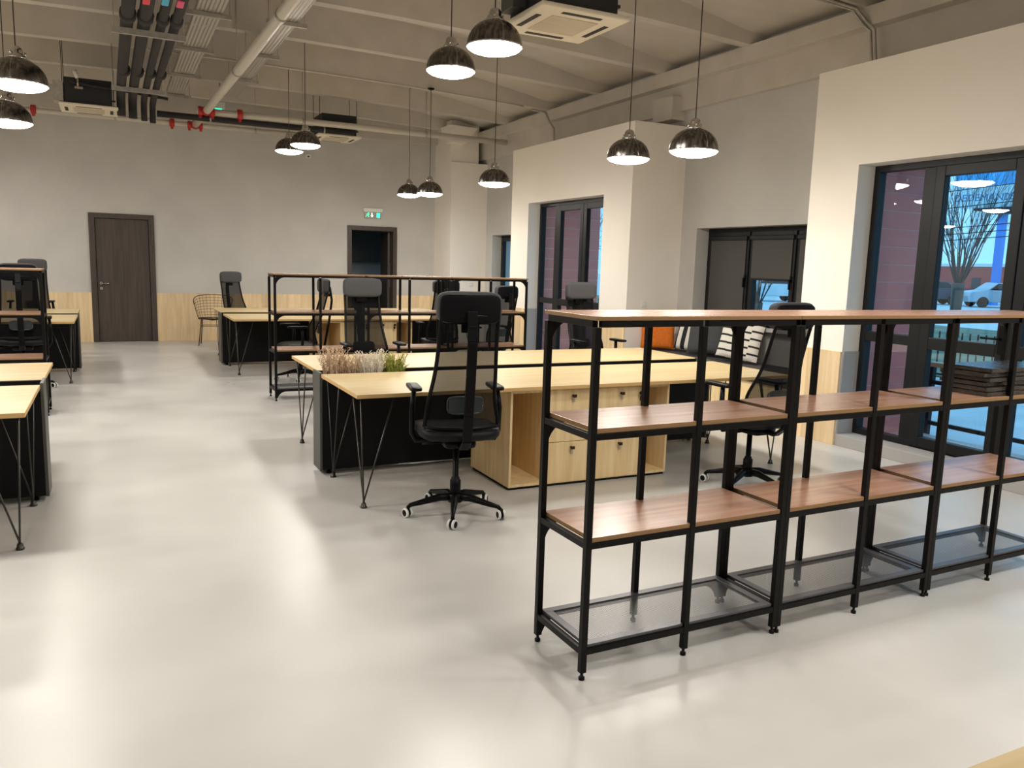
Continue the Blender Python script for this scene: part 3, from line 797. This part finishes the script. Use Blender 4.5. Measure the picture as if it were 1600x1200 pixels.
def set_lamp(o_, x, y, z, label, top=None):
    o_.location = (x, y, z); o_['label'] = label
    tp = (ribz(x) if any(abs(y - q) < .12 for q in RIBS) else ribz(x) + rise(x)) - z
    for c_ in o_.children:
        nm = c_.name.split('.')[0]
        if nm == 'cord': c_.scale.z = tp - .262
        elif nm == 'ceiling_rose': c_.location = (0, 0, tp)
LAMPS = [
    (0.95, 3.02, 3.07, 'largest dome pendant lamp, left of the nearest ceiling unit'),
    (0.97, 3.9, 3.08, 'dome pendant lamp hanging just left of the largest one'),
    (2.83, 4.06, 2.56, 'dome pendant lamp before the corner of the far cream bay'),
    (2.79, 3.05, 2.515, 'rightmost dome pendant lamp, before the recessed window wall'),
    (2.86, 7.1, 2.56, 'dome pendant lamp alone beside the far cream bay edge'),
    (3.07, 11.03, 2.675, 'small dome pendant lamp, left of the pair above the exit door'),
    (2.9, 9.55, 2.59, 'small dome pendant lamp, right of the pair beside the corner column'),
    (0.86, 9.98, 3.1, 'dome pendant lamp, rear of the overlapping pair by the far ceiling unit'),
    (0.85, 8.82, 3.05, 'dome pendant lamp, front of the overlapping pair by the far ceiling unit'),
    (-2.32, 6.14, 2.66, 'lower dome pendant lamp at the left edge'),
    (-2.1, 4.55, 2.725, 'upper dome pendant lamp at the left edge, nearer to us'),
]
UNSEEN_LAMPS = [(.95, .25, 3.07), (.95, -1.6, 3.07), (2.8, -1.2, 2.55), (2.8, -2.5, 2.55), (-2.2, -1.0, 3.0), (-2.5, 2.4, 2.65), (-3.5, 2.4, 3.0),
       (-3.5, 8.4, 3.0), (-3.5, 9.3, 3.0), (-4.9, 8.9, 2.6), (-4.6, 2.9, 2.6), (-3.5, 11.3, 3.0)]  # unseen lamps, mostly added to brighten floor and far walls; some from desk shadows
for k, l in enumerate(LAMPS + [h_ + ('unseen dome pendant lamp, one of a set mostly added to brighten the room',) for h_ in UNSEEN_LAMPS]):
    o_ = LP if k == 0 else dup(LP, (0, 0, 0), 0, '')
    set_lamp(o_, *l)

# ------------------------------------------------------------------ ceiling units
def cassette(label, x, y, z, h, rz=0.):
    t = thing('ceiling_air_unit', label, 'air conditioner', (x, y, z), rz, 'cassette air units under the ceiling')
    p = obj('face_panel', MB().box(-.36, -.36, 0, .36, .36, .035), 'acp', t, .012)
    obj('intake_grille', MB().box(-.19, -.19, -.004, .19, .19, .002), 'grille', p)
    for s in ((-.16, -.30, .16, -.26), (-.16, .26, .16, .30), (-.30, -.16, -.26, .16), (.26, -.16, .30, .16)): obj('outlet_slot', MB().box(s[0], s[1], -.003, s[2], s[3], .002), 'slot', p)
    obj('casing', MB().box(-.29, -.29, .035, .29, .29, .035 + h), 'acb', t, .006)
    for sx_ in (-1, 1):
        for sy_ in (-1, 1):
            xx, yy = sx_ * .31, sy_ * .24
            obj('hanger_rod', MB().tube([(xx, yy, .12), (xx, yy, ribz(x) + rise(x) - z)], .005, 6).box(xx - .03, yy - .02, .11, xx + .02, yy + .02, .13), 'cord', t)
    return t
n1 = cassette('largest ceiling air unit with ivory panel, at the top centre', 1.50, 3.03, 3.3, .30)
obj('drain_pump', MB().box(-.40, .02, .08, -.29, .22, .24), 'dgrey', n1, .005)
cassette('small ceiling air unit before the back wall, right of the lamp pair', 1.93, 11.56, 3.555, .33)
n3 = cassette('ceiling air unit at left with exposed pipes and valves on its casing', -1.74, 10.68, 3.5, .34)
m = MB().tube([(-.2, -.3, .32), (-.15, -.33, .30), (.1, -.33, .28), (.5, -.33, .26), (1.0, -.3, .22)], .022, 8)
obj('refrigerant_pipe', m, 'insul', n3)
obj('valve', MB().tube([(-.12, -.34, .24), (-.12, -.34, .36)], .014, 8).tube([(-.12, -.34, .36), (-.16, -.36, .46)], .028, 8, 1).box(-.16, -.36, .22, -.06, -.31, .25), ['brass', 'white'], n3)
obj('side_bracket', MB().box(-.42, -.31, .05, -.30, -.05, .31), 'galv', n3, .003)

# ------------------------------------------------------------------ pipes and trays
def pipe(name, label, cat, pts, r, m, group=None, n=14):
    return tag(obj(name, MB().tube(pts, r, n), m), label, cat, group)
def sprinkler(label, pts, r, tees=(), cps=(), hang=()):
    t = thing('sprinkler_pipe', label, 'pipe', pts[0], 0, 'sprinkler pipes'); b0 = Vector(pts[0])
    obj('pipe_run', MB().tube([Vector(p) - b0 for p in pts], r, 14), 'pipe', t)
    for x, y in tees:
        q = MB(); R_ = r + .022
        for s_ in (-1, 1):
            q.lathe([(R_ - .01, s_ * .09 - .03), (R_, s_ * .09 - .02), (R_, s_ * .09 + .02), (R_ - .01, s_ * .09 + .03)], 16, axis='x').box(s_ * .09 - .02, -R_ - .03, -.02, s_ * .09 + .02, -R_ + .01, .02).box(s_ * .09 - .02, -.02, -R_ - .03, s_ * .09 + .02, .02, -R_ + .01)
        q.lathe([(R_ * .88, -.1), (R_ * .88, .1)], 16, axis='x').lathe([(.07, 0), (.07, -.13)], 16, axis='y')
        obj('pipe_tee', q, 'red', t, 0, Vector((x, y, 3.72)) - b0)
    for x, y in cps:
        obj('pipe_coupling', MB().lathe([(r + .015, -.04), (r + .03, -.03), (r + .03, .03), (r + .015, .04)], 16, axis='x').box(-.02, -r - .06, -.02, .02, -r - .01, .02).box(-.02, -.02, -r - .06, .02, .02, -r - .01), 'red', t, 0, Vector((x, y, 3.725)) - b0)
    for x, y in hang:
        obj('pipe_hanger', MB().tube([(0, 0, 0), (0, 0, ribz(x) + rise(x) - 3.76)], .005, 6).lathe([(r + .006, -.015), (r + .006, .015)], 14, (0, 0, -.04), axis='x' if abs(pts[0][1] - pts[-1][1]) < 1 else 'y'), 'galv', t, 0, Vector((x, y, 3.76)) - b0)
sprinkler('pale steel pipe running towards us under the ceiling from the red tees', [(-.19, 12.55, 3.72), (-.16, 11.0, 3.72), (-.02, 2, 3.73), (.0, YF, 3.73)], .058, (), (), ((-.12, 8.0), (-.08, 5.4)))
sprinkler('pale steel pipe across the room just under the far ceiling, ending at the right beam', [(-.30, 11.1, 3.72), (2.3, 11.12, 3.725), (4.94, 11.12, 3.72)], .05, ((-.16, 11.1),), ((.33, 11.1),), ((1.3, 11.11), (3.4, 11.12)))
sprinkler('pale steel pipe close to the back wall, lower of the two cross pipes', [(-6.2, 12.62, 3.70), (1.72, 12.62, 3.73)], .04, ((-.19, 12.62),), ((-.55, 12.62), (1.70, 12.62), (-2.55, 12.62)), ((-3.6, 12.62), (-1.4, 12.62), (.8, 12.62)))
def tray(label, x0, x1, z, y0, y1):
    t = thing('cable_tray', label, 'cable tray', ((x0 + x1) / 2, y0, z), 0, 'galvanised cable trays')
    w_ = (x1 - x0) / 2; L = y1 - y0
    obj('tray_floor', MB().box(-w_, 0, 0, w_, L, .003), 'galvp', t)
    for q in (-.55, -.1, .4): obj('cable_run', MB().tube([(w_ * q, 0, .022), (w_ * q + .01, L * .4, .022), (w_ * q - .01, L, .022)], .016, 6), 'insul', t)
    for s in (-1, 1): obj('tray_side', MB().box(s * w_ - .002, 0, 0, s * w_ + .002, L, .06), 'galv', t)
    for y in [q - y0 for q in RIBS if y0 < q < y1]:
        obj('support_strut', MB().box(-w_ - .09, y - .02, -.045, w_ + .09, y + .02, -.004).tube([(-w_ - .07, y, -.04), (-w_ - .07, y, ribz(x0) - z)], .005, 6).tube([(w_ + .07, y, -.04), (w_ + .07, y, ribz(x0) - z)], .005, 6), 'galv', t)
    return t
tray('perforated galvanised cable tray between the black pipes and the pale pipe', -.70, -.45, 3.95, 1.5, 11.4)
tray('perforated galvanised cable tray right of the pale pipe', .07, .30, 3.98, 1.5, 11.2)
tag(obj('cable', MB().tube([(-.82, 1.5, 3.93), (-.82, 5.5, 3.93), (-.84, 8.5, 3.92), (-.90, 9.9, 3.85)], .03, 8), 'insul'), 'dark cable bundle beside the left cable tray', 'cable')
PX = (-1.34, -1.19, -1.04, -.92); PR = (.058, .058, .043, .043)
lbl = ['leftmost of the four black insulated pipes', 'second from left of the four black insulated pipes', 'third from left of the four black insulated pipes', 'rightmost of the four black insulated pipes']
for k in range(4):
    t = thing('insulated_pipe', lbl[k] + ' above the left ceiling unit', 'pipe', (PX[k], 0, 3.75), 0, 'black insulated pipes')
    obj('pipe_run', MB().tube([(.06, YF, 0), (.03, 4, 0), (0, 9.3, -.01), (0, 10.2 + .1 * k, -.02), (.0, 10.45 + .14 * k, -.06), (0, 10.5 + .14 * k, -.16), (.0, 10.5 + .14 * k, -.30)], PR[k], 12), 'insul', t)
    for yy in (6.3, 8.9): obj('insulation_collar', MB().lathe([(PR[k], -.12), (PR[k] + .016, -.1), (PR[k] + .016, .02), (PR[k], .05)], 14, (.02, yy, 0), axis='y'), 'insul', t)
    if k: obj('pipe_tag', MB().box(-.03, 5.42, -PR[k] - .008, .03, 5.62, -PR[k] + .01), ['tagr', 'tagb', 'tagp'][k - 1], t, .008)
for y, lb in ((6.52, 'pale strut carrying the black pipes, nearer one'), (9.6, 'pale strut carrying the black pipes, by the left ceiling unit')):
    o_ = obj('pipe_support', MB().box(-1.46, y - .02, 3.63, -.80, y + .02, 3.685).tube([(-1.44, y, 3.63), (-1.44, y, ribz(-1.44))], .005, 6).tube([(-.82, y, 3.63), (-.82, y, ribz(-.82))], .005, 6), 'galv'); tag(o_, lb, 'support')
t = thing('insulated_pipe', 'black insulated pipe crossing to the right below the near cross pipe', 'pipe', (-.85, 11.15, 3.625), 0, 'black insulated pipes')
obj('pipe_run', MB().tube([(0, 0, 0), (1, .0, 0), (3.0, 0, 0)], .045, 14), 'insul', t)
for x in (.75, 2.5): obj('pipe_clip', MB().lathe([(.05, -.012), (.05, .012)], 14, (x, 0, 0), axis='x').box(x - .01, -.008, .04, x + .01, .008, .06), 'galv', t)
t = thing('conduit', 'pale conduit running down the edge beam to the near cream bay', 'conduit', (0, 0, 0), 0, 'conduits on the edge beam')
obj('tube', MB().tube([(2.5, 3.40, ribz(2.5) - .016), (3.7, 3.40, ribz(3.7) - .016), (4.88, 3.40, ribz(4.88) - .016), (4.93, 3.30, 3.91), (4.97, 3.24, 3.84), (4.985, 3.2, 3.5), (5.0, 3.2, 3.366)], .014, 8), 'galv', t)
obj('tube', MB().tube([(2.5, 3.445, ribz(2.5) - .016), (3.7, 3.445, ribz(3.7) - .016), (4.88, 3.445, ribz(4.88) - .016), (4.93, 3.345, 3.90), (4.97, 3.285, 3.83), (4.985, 3.245, 3.5), (5.0, 3.245, 3.366)], .014, 8), 'galv', t)
pipe('conduit', 'pale conduit running down the edge beam to the far cream bay', 'conduit', [(4.7, 9.72, 4.06), (4.92, 9.66, 4.03), (4.94, 9.56, 3.9), (4.99, 9.45, 3.75), (4.99, 9.42, 3.366)], .016, 'galv', 'conduits on the edge beam')
pipe('conduit', 'thin pale conduit along the underside of a ceiling rib', 'conduit', [(x / 4, 9.60, ribz(x / 4) - .016) for x in range(-4, 19)], .012, 'pipe', None, 8)
t = thing('emergency_light', 'small white emergency light with green glow under the far ceiling', 'light', (.10, 11.6, 3.86))
obj('housing', MB().box(-.07, -.05, 0, .07, .05, .10), 'white', t, .006); obj('green_panel', MB().box(-.09, -.055, -.035, .02, -.045, .0), 'green', t)
obj('hanger', MB().tube([(0, 0, .1), (0, 0, .5)], .006, 6), 'cord', t)
# ------------------------------------------------------------------ things on the walls
t = thing('exit_sign', 'green running man exit sign above the open back door', 'sign', (3.10, YB, 2.36))
obj('housing', MB().box(-.195, -.06, .125, .195, 0, .195), 'white', t, .006)
pl = obj('sign_panel', MB().box(-.165, -.036, 0, .165, -.028, .125), 'pane', t)
g = MB().box(.075, -.04, .02, .14, -.0365, .11)
obj('door_symbol', g, 'green', pl)
g = MB().bar((-.02, -.038, .105), (-.02, -.038, .06), .016, .003)
g.v += [(-.045, -.039, .06), (.005, -.039, .06), (-.02, -.039, .025)]; g.face([len(g.v) - 3, len(g.v) - 1, len(g.v) - 2])
obj('arrow_symbol', g, 'pictow', pl)
g = MB().lathe([(.011, 0), (.011, -.003)], 12, (-.088, -.037, .105), axis='y')
for a, b_, w_ in (((-.095, .092), (-.11, .06), .016), ((-.098, .088), (-.07, .075), .008), ((-.10, .086), (-.132, .08), .008), ((-.11, .06), (-.085, .045), .010), ((-.085, .045), (-.088, .018), .010), ((-.11, .06), (-.145, .035), .010)):
    g.bar((a[0], -.0385, a[1]), (b_[0], -.0385, b_[1]), .003, w_)
obj('running_figure', g, 'green', pl)
t = thing('wall_sensor', 'small white sensor box high on the back wall beside the lamp pair', 'sensor', (1.85, YB, 3.42))
obj('housing', MB().box(-.05, -.04, 0, .05, 0, .07), 'white', t, .008); obj('lens', MB().sq((0, -.04, .02), (.025, .012, .012), 1, 1, 12, 8), 'slot', t)
t = thing('wall_socket', 'white socket plate low on the side of the far cream bay', 'socket', (4.62, 6.2, 1.09))
obj('plate', MB().box(-.04, -.010, -.04, .04, 0, .04), 'white', t, .004); obj('socket_well', MB().lathe([(.02, 0), (.02, -.002)], 16, (0, -.010, 0), axis='y'), 'inner', t)
t = thing('wall_socket', 'white socket plate on the corner column front', 'socket', (4.85, 12.4, 1.13))
obj('plate', MB().box(-.04, -.010, -.04, .04, 0, .04), 'white', t, .004); obj('socket_well', MB().lathe([(.02, 0), (.02, -.002)], 16, (0, -.010, 0), axis='y'), 'inner', t)

# ------------------------------------------------------------------ outdoors
GZ = -.15
o_ = obj('ground', MB().box(XF, -40, GZ - .2, 140, 160, GZ), 'pave'); o_['kind'] = 'structure'
struct('ground_porch', MB().box(4.62, .37, -.2, XF, 2.9, -.02).box(4.62, 6.67, -.2, XF, 9.2, -.02), 'pave')
o_ = obj('lawn', MB().box(11.0, -10, GZ, 24, 60, GZ + .04), 'grass'); o_['kind'] = 'structure'
t = thing('railing', 'dark outdoor railing with timber top rail outside the near glazed door', 'railing', (5.95, 1.4, GZ))
obj('top_rail', MB().box(-.05, -1.6, .80, .05, 1.6, .845), 'wood', t, .006)
for z in (.64, .22): obj('cross_bar', MB().box(-.02, -1.6, z - .02, .02, 1.6, z + .02), 'anth', t)
for y in (-1.58, 0, 1.58): obj('post', MB().box(-.025, y - .025, 0, .025, y + .025, .80), 'anth', t)
t = thing('picket_fence', 'low black picket fence between the paving and the lawn', 'fence', (10.4, 8, GZ))
m = MB(); y = -12.
while y < 26: m.box(-.008, y - .009, .08, .008, y + .009, .84); y += .13
obj('picket_panel', m, 'anth', t)
for z in (.15, .70): obj('fence_rail', MB().box(-.015, -12, z - .015, .015, 26, z + .015), 'anth', t)
for k in range(14): obj('fence_post', MB().box(-.03, -12 + k * 2.9 - .03, 0, .03, -12 + k * 2.9 + .03, .92), 'anth', t)
obj('plinth_wall', MB().box(-.08, -12, 0, .08, 26, .08), 'sky_w', t)
def car(label, x, y, rz, paint):
    t = thing('parked_car', label, 'car', (x, y, GZ), rz, 'cars parked outside')
    prof = [(-2.1, .35), (-2.15, .7), (-2.0, .95), (-1.5, 1.0), (-.95, 1.42), (.55, 1.45), (1.15, 1.0), (2.0, .88), (2.15, .6), (2.1, .3)]
    m = MB()
    def skin(pf, w_, k=0):
        n0 = len(m.v); q = len(pf)
        for s in (-1, 1):
            for a, z in pf: m.v.append((s * (w_ - .12 * max(0, z - .95)), a, z))
        for i in range(q): m.face([n0 + i, n0 + (i + 1) % q, n0 + q + (i + 1) % q, n0 + q + i], k)
        m.face([n0 + i for i in range(q)][::-1], k); m.face([n0 + q + i for i in range(q)], k)
    skin(prof, .86); obj('car_body', m, paint, t, .05)
    m = MB(); skin([(-1.36, 1.03), (-.93, 1.37), (.52, 1.40), (1.0, 1.03)], .875); obj('side_window', m, 'carg', t)
    for a in (-1.3, 1.3):
        for s in (-1, 1): obj('wheel', MB().lathe([(.2, -.1), (.31, -.08), (.31, .08), (.2, .1)], 20, (s * .80, a, .31), axis='x'), 'tyre', t)
for k, (x, y, rz, p_, lb) in enumerate((
    (45.3, 27.6, 1.0, 'cars', 'silver parked car beyond the lawn, left of the blue sign pole'), (44.0, 31.5, .95, 'card', 'dark parked car behind the bare tree'),
    (46.5, 23.6, 1.0, 'carw', 'white parked car right of the blue sign pole'), (52.0, 29.8, .3, 'cars', 'silver car in the second parked row beyond the lawn'),
    (47.0, 20.3, 1.0, 'card', 'dark parked car behind the concrete pole'), (33., 33.5, 1.2, 'carw', 'white parked car seen through the recessed window'))):
    car(lb, x, y, rz, p_)
def tree(label, x, y, h_, seed, trunk, n_limb):
    rnd = random.Random(seed); t = thing('bare_tree', label, 'tree', (x, y, GZ), 0, 'bare trees outside')
    tr = MB().tube([(0, 0, 0), (.03, .02, trunk * .5), (0, 0, trunk)], [.17, .14, .17], 10)
    obj('trunk', tr, 'bark', t); br = MB()
    def grow(p, d_, l, r_, lev):
        q = p + d_ * l
        br.tube([p, p + d_ * l * .5 + Vector((rnd.uniform(-1, 1), rnd.uniform(-1, 1), .6)) * l * .05, q], [r_, r_ * .75, r_ * .45], 4)
        if lev:
            for _ in range(3):
                nd = (d_ + Vector((rnd.uniform(-.5, .5), rnd.uniform(-.5, .5), rnd.uniform(.0, .4)))).normalized()
                grow(p.lerp(q, rnd.uniform(.35, .95)), nd, l * rnd.uniform(.45, .75), r_ * .45, lev - 1)
    for k in range(n_limb):
        a = 2 * PI * k / n_limb + rnd.uniform(-.2, .2); sp_ = rnd.uniform(.1, .55)
        grow(Vector((math.cos(a) * .08, math.sin(a) * .08, trunk - .05)), Vector((math.cos(a) * sp_, math.sin(a) * sp_, 1)).normalized(), h_ * rnd.uniform(.3, .62), .02, 3)
    obj('branches', br, 'bark', t)
tree('bare pollarded tree with upright branches beyond the fence, through the near door', 19.6, 12.35, 4.2, 3, 1.55, 22)
tree('bare tree seen through the half raised blind of the recessed window', 16.2, 16.5, 4.6, 8, .75, 18)
tree('distant bare tree behind the blue sign pole', 44.0, 25.5, 8., 12, 2.5, 11)
tree('bare tree seen through the far glazed door', 16.2, 27.4, 5., 21, 1.5, 11)
t = thing('utility_pole', 'grey concrete utility pole leaning at the right edge outside', 'pole', (17.3, 9.3, GZ))
obj('pole', MB().tube([(0, 0, 0), (.0, .0, 8)], [.17, .12], 10), 'concrete', t); obj('crossarm', MB().box(-.06, -.9, 6.9, .06, .9, 7.05), 'concrete', t)
for z in (3.35, 3.9): obj('pole_band', MB().lathe([(.165, z), (.165, z + .06)], 12), 'galv', t)
for k, (z0, z1) in enumerate(((2.55, 2.35), (2.85, 2.75), (3.35, 3.2), (2.7, 2.45), (3.75, 3.9))):
    pts = [(17.2 + 3 * math.sin(u * 1.2), 9.2 + 38 * u, z0 + (z1 - z0) * u + 1.4 * u * u - .5 * math.sin(u * PI)) for u in [i / 12 for i in range(13)]]
    obj('overhead_wire', MB().tube([(a - 17.3, b_ - 9.3, c_ - GZ) for a, b_, c_ in pts], .010, 5), 'plast', t)
# tall roadside sign
t = thing('roadside_sign', 'tall blue roadside sign on a single pole in the distance', 'sign', (48.7, 30.2, GZ), 0)
obj('sign_pole', MB().box(-.2, -.2, 0, .2, .2, 6.0), 'blue', t)
obj('pole_head', MB().box(-.5, -1.7, 5.95, .5, 1.7, 6.1).box(-.45, -.6, 5.7, .45, .6, 5.95), 'anth', t)
def face(rz, sd, txt):
    r_ = T(0, 0, 0, rz)
    b_ = obj('sign_face', MB().box(-.12, 0, 6.1, .12, 3.0, 7.45).move(r_), 'spale', t)
    obj('picture_panel', MB().box(-.12, 0, 7.5, .12, 3.0, 9.6).move(r_), 'sblue', t)
    cu = bpy.data.curves.new('lettering', 'FONT'); cu.body = txt; cu.size = .62; cu.extrude = .01; cu.align_x = 'CENTER'
    tmp = bpy.data.objects.new('lettering', cu); COL.objects.link(tmp)
    dg = bpy.context.evaluated_depsgraph_get(); me = bpy.data.meshes.new_from_object(tmp.evaluated_get(dg)); bpy.data.objects.remove(tmp)
    me.transform(r_ @ Matrix.Translation((.135 * sd, 1.5, 6.55)) @ Euler((PI / 2, 0, sd * PI / 2)).to_matrix().to_4x4())
    me.materials.clear(); me.materials.append(M['letter'])
    o2 = bpy.data.objects.new('lettering', me); COL.objects.link(o2); o2.parent = b_
    return b_
face(.25, -1, 'DEDEMAN')
face(PI - .25, 1, 'DEDEMAN')
# low buildings far behind
for (nm, lb, x, y, w_, d_, h_, m_, rm) in (
    ('shop_building', 'long low red clad building behind the parked cars', 66, 46, 4, 50, 2.6, 'redb', 'sky_w'),
    ('house', 'white house beyond the tree in the recessed window', 42, 44, 5, 7, 2.2, 'sky_w', 'concrete')):
    t = thing(nm, lb, 'building', (x, y, GZ), -.3)
    obj('wall', MB().box(-w_ / 2, -d_ / 2, 0, w_ / 2, d_ / 2, h_), m_, t)
    obj('roof', MB().hexa([(-w_ / 2 - .3, -d_ / 2 - .3, h_), (w_ / 2 + .3, -d_ / 2 - .3, h_), (w_ / 2 + .3, d_ / 2 + .3, h_), (-w_ / 2 - .3, d_ / 2 + .3, h_)], [(-w_ / 8, -d_ / 2 + .5, h_ + 1.), (w_ / 8, -d_ / 2 + .5, h_ + 1.), (w_ / 8, d_ / 2 - .5, h_ + 1.), (-w_ / 8, d_ / 2 - .5, h_ + 1.)]) if nm == 'house' else MB().box(-w_ / 2 - .1, -d_ / 2 - .1, h_, w_ / 2 + .1, d_ / 2 + .1, h_ + .25), rm, t)
    for k in range(4):
        yy = -d_ / 2 + d_ * (k + .5) / 4
        obj('window', MB().box(-w_ / 2 - .03, yy - .5, .8, -w_ / 2 + .02, yy + .5, 1.7), 'carg', t)

# ------------------------------------------------------------------ sky, camera, colour
wd = bpy.data.worlds.new('sky'); S.world = wd; wd.use_nodes = True
bg = wd.node_tree.nodes['Background']; bg.inputs['Color'].default_value = (.26, .66, 1.0, 1); bg.inputs['Strength'].default_value = 1.15

def camera(f, yaw, pitch, roll, loc):
    fw = Vector((math.sin(yaw) * math.cos(pitch), math.cos(yaw) * math.cos(pitch), -math.sin(pitch)))
    r = Vector((math.cos(yaw), -math.sin(yaw), 0)); u = r.cross(fw)
    c_, s_ = math.cos(roll), math.sin(roll)
    r2, u2 = r * c_ + u * s_, -r * s_ + u * c_
    cam = bpy.data.cameras.new('camera'); o_ = bpy.data.objects.new('camera', cam); COL.objects.link(o_)
    cam.sensor_width = 36.; cam.lens = f / 1600 * 36.; cam.clip_start = .05; cam.clip_end = 500
    m4 = Matrix((r2, u2, -fw)).transposed().to_4x4(); m4.translation = loc
    o_.matrix_world = m4; S.camera = o_
camera(1257.392, .4613411, .1480743, .0296955, (-1.54371, -2.43601, 1.55830))
S.view_settings.view_transform = 'Standard'; S.view_settings.look = 'None'; S.view_settings.gamma = 1.
S.view_settings.use_curve_mapping = False; S.view_settings.exposure = .42
S.cycles.use_denoising = True; S.cycles.max_bounces = 8; S.cycles.diffuse_bounces = 5; S.cycles.transparent_max_bounces = 16
S.cycles.caustics_reflective = False; S.cycles.caustics_refractive = False; S.cycles.sample_clamp_indirect = 8.
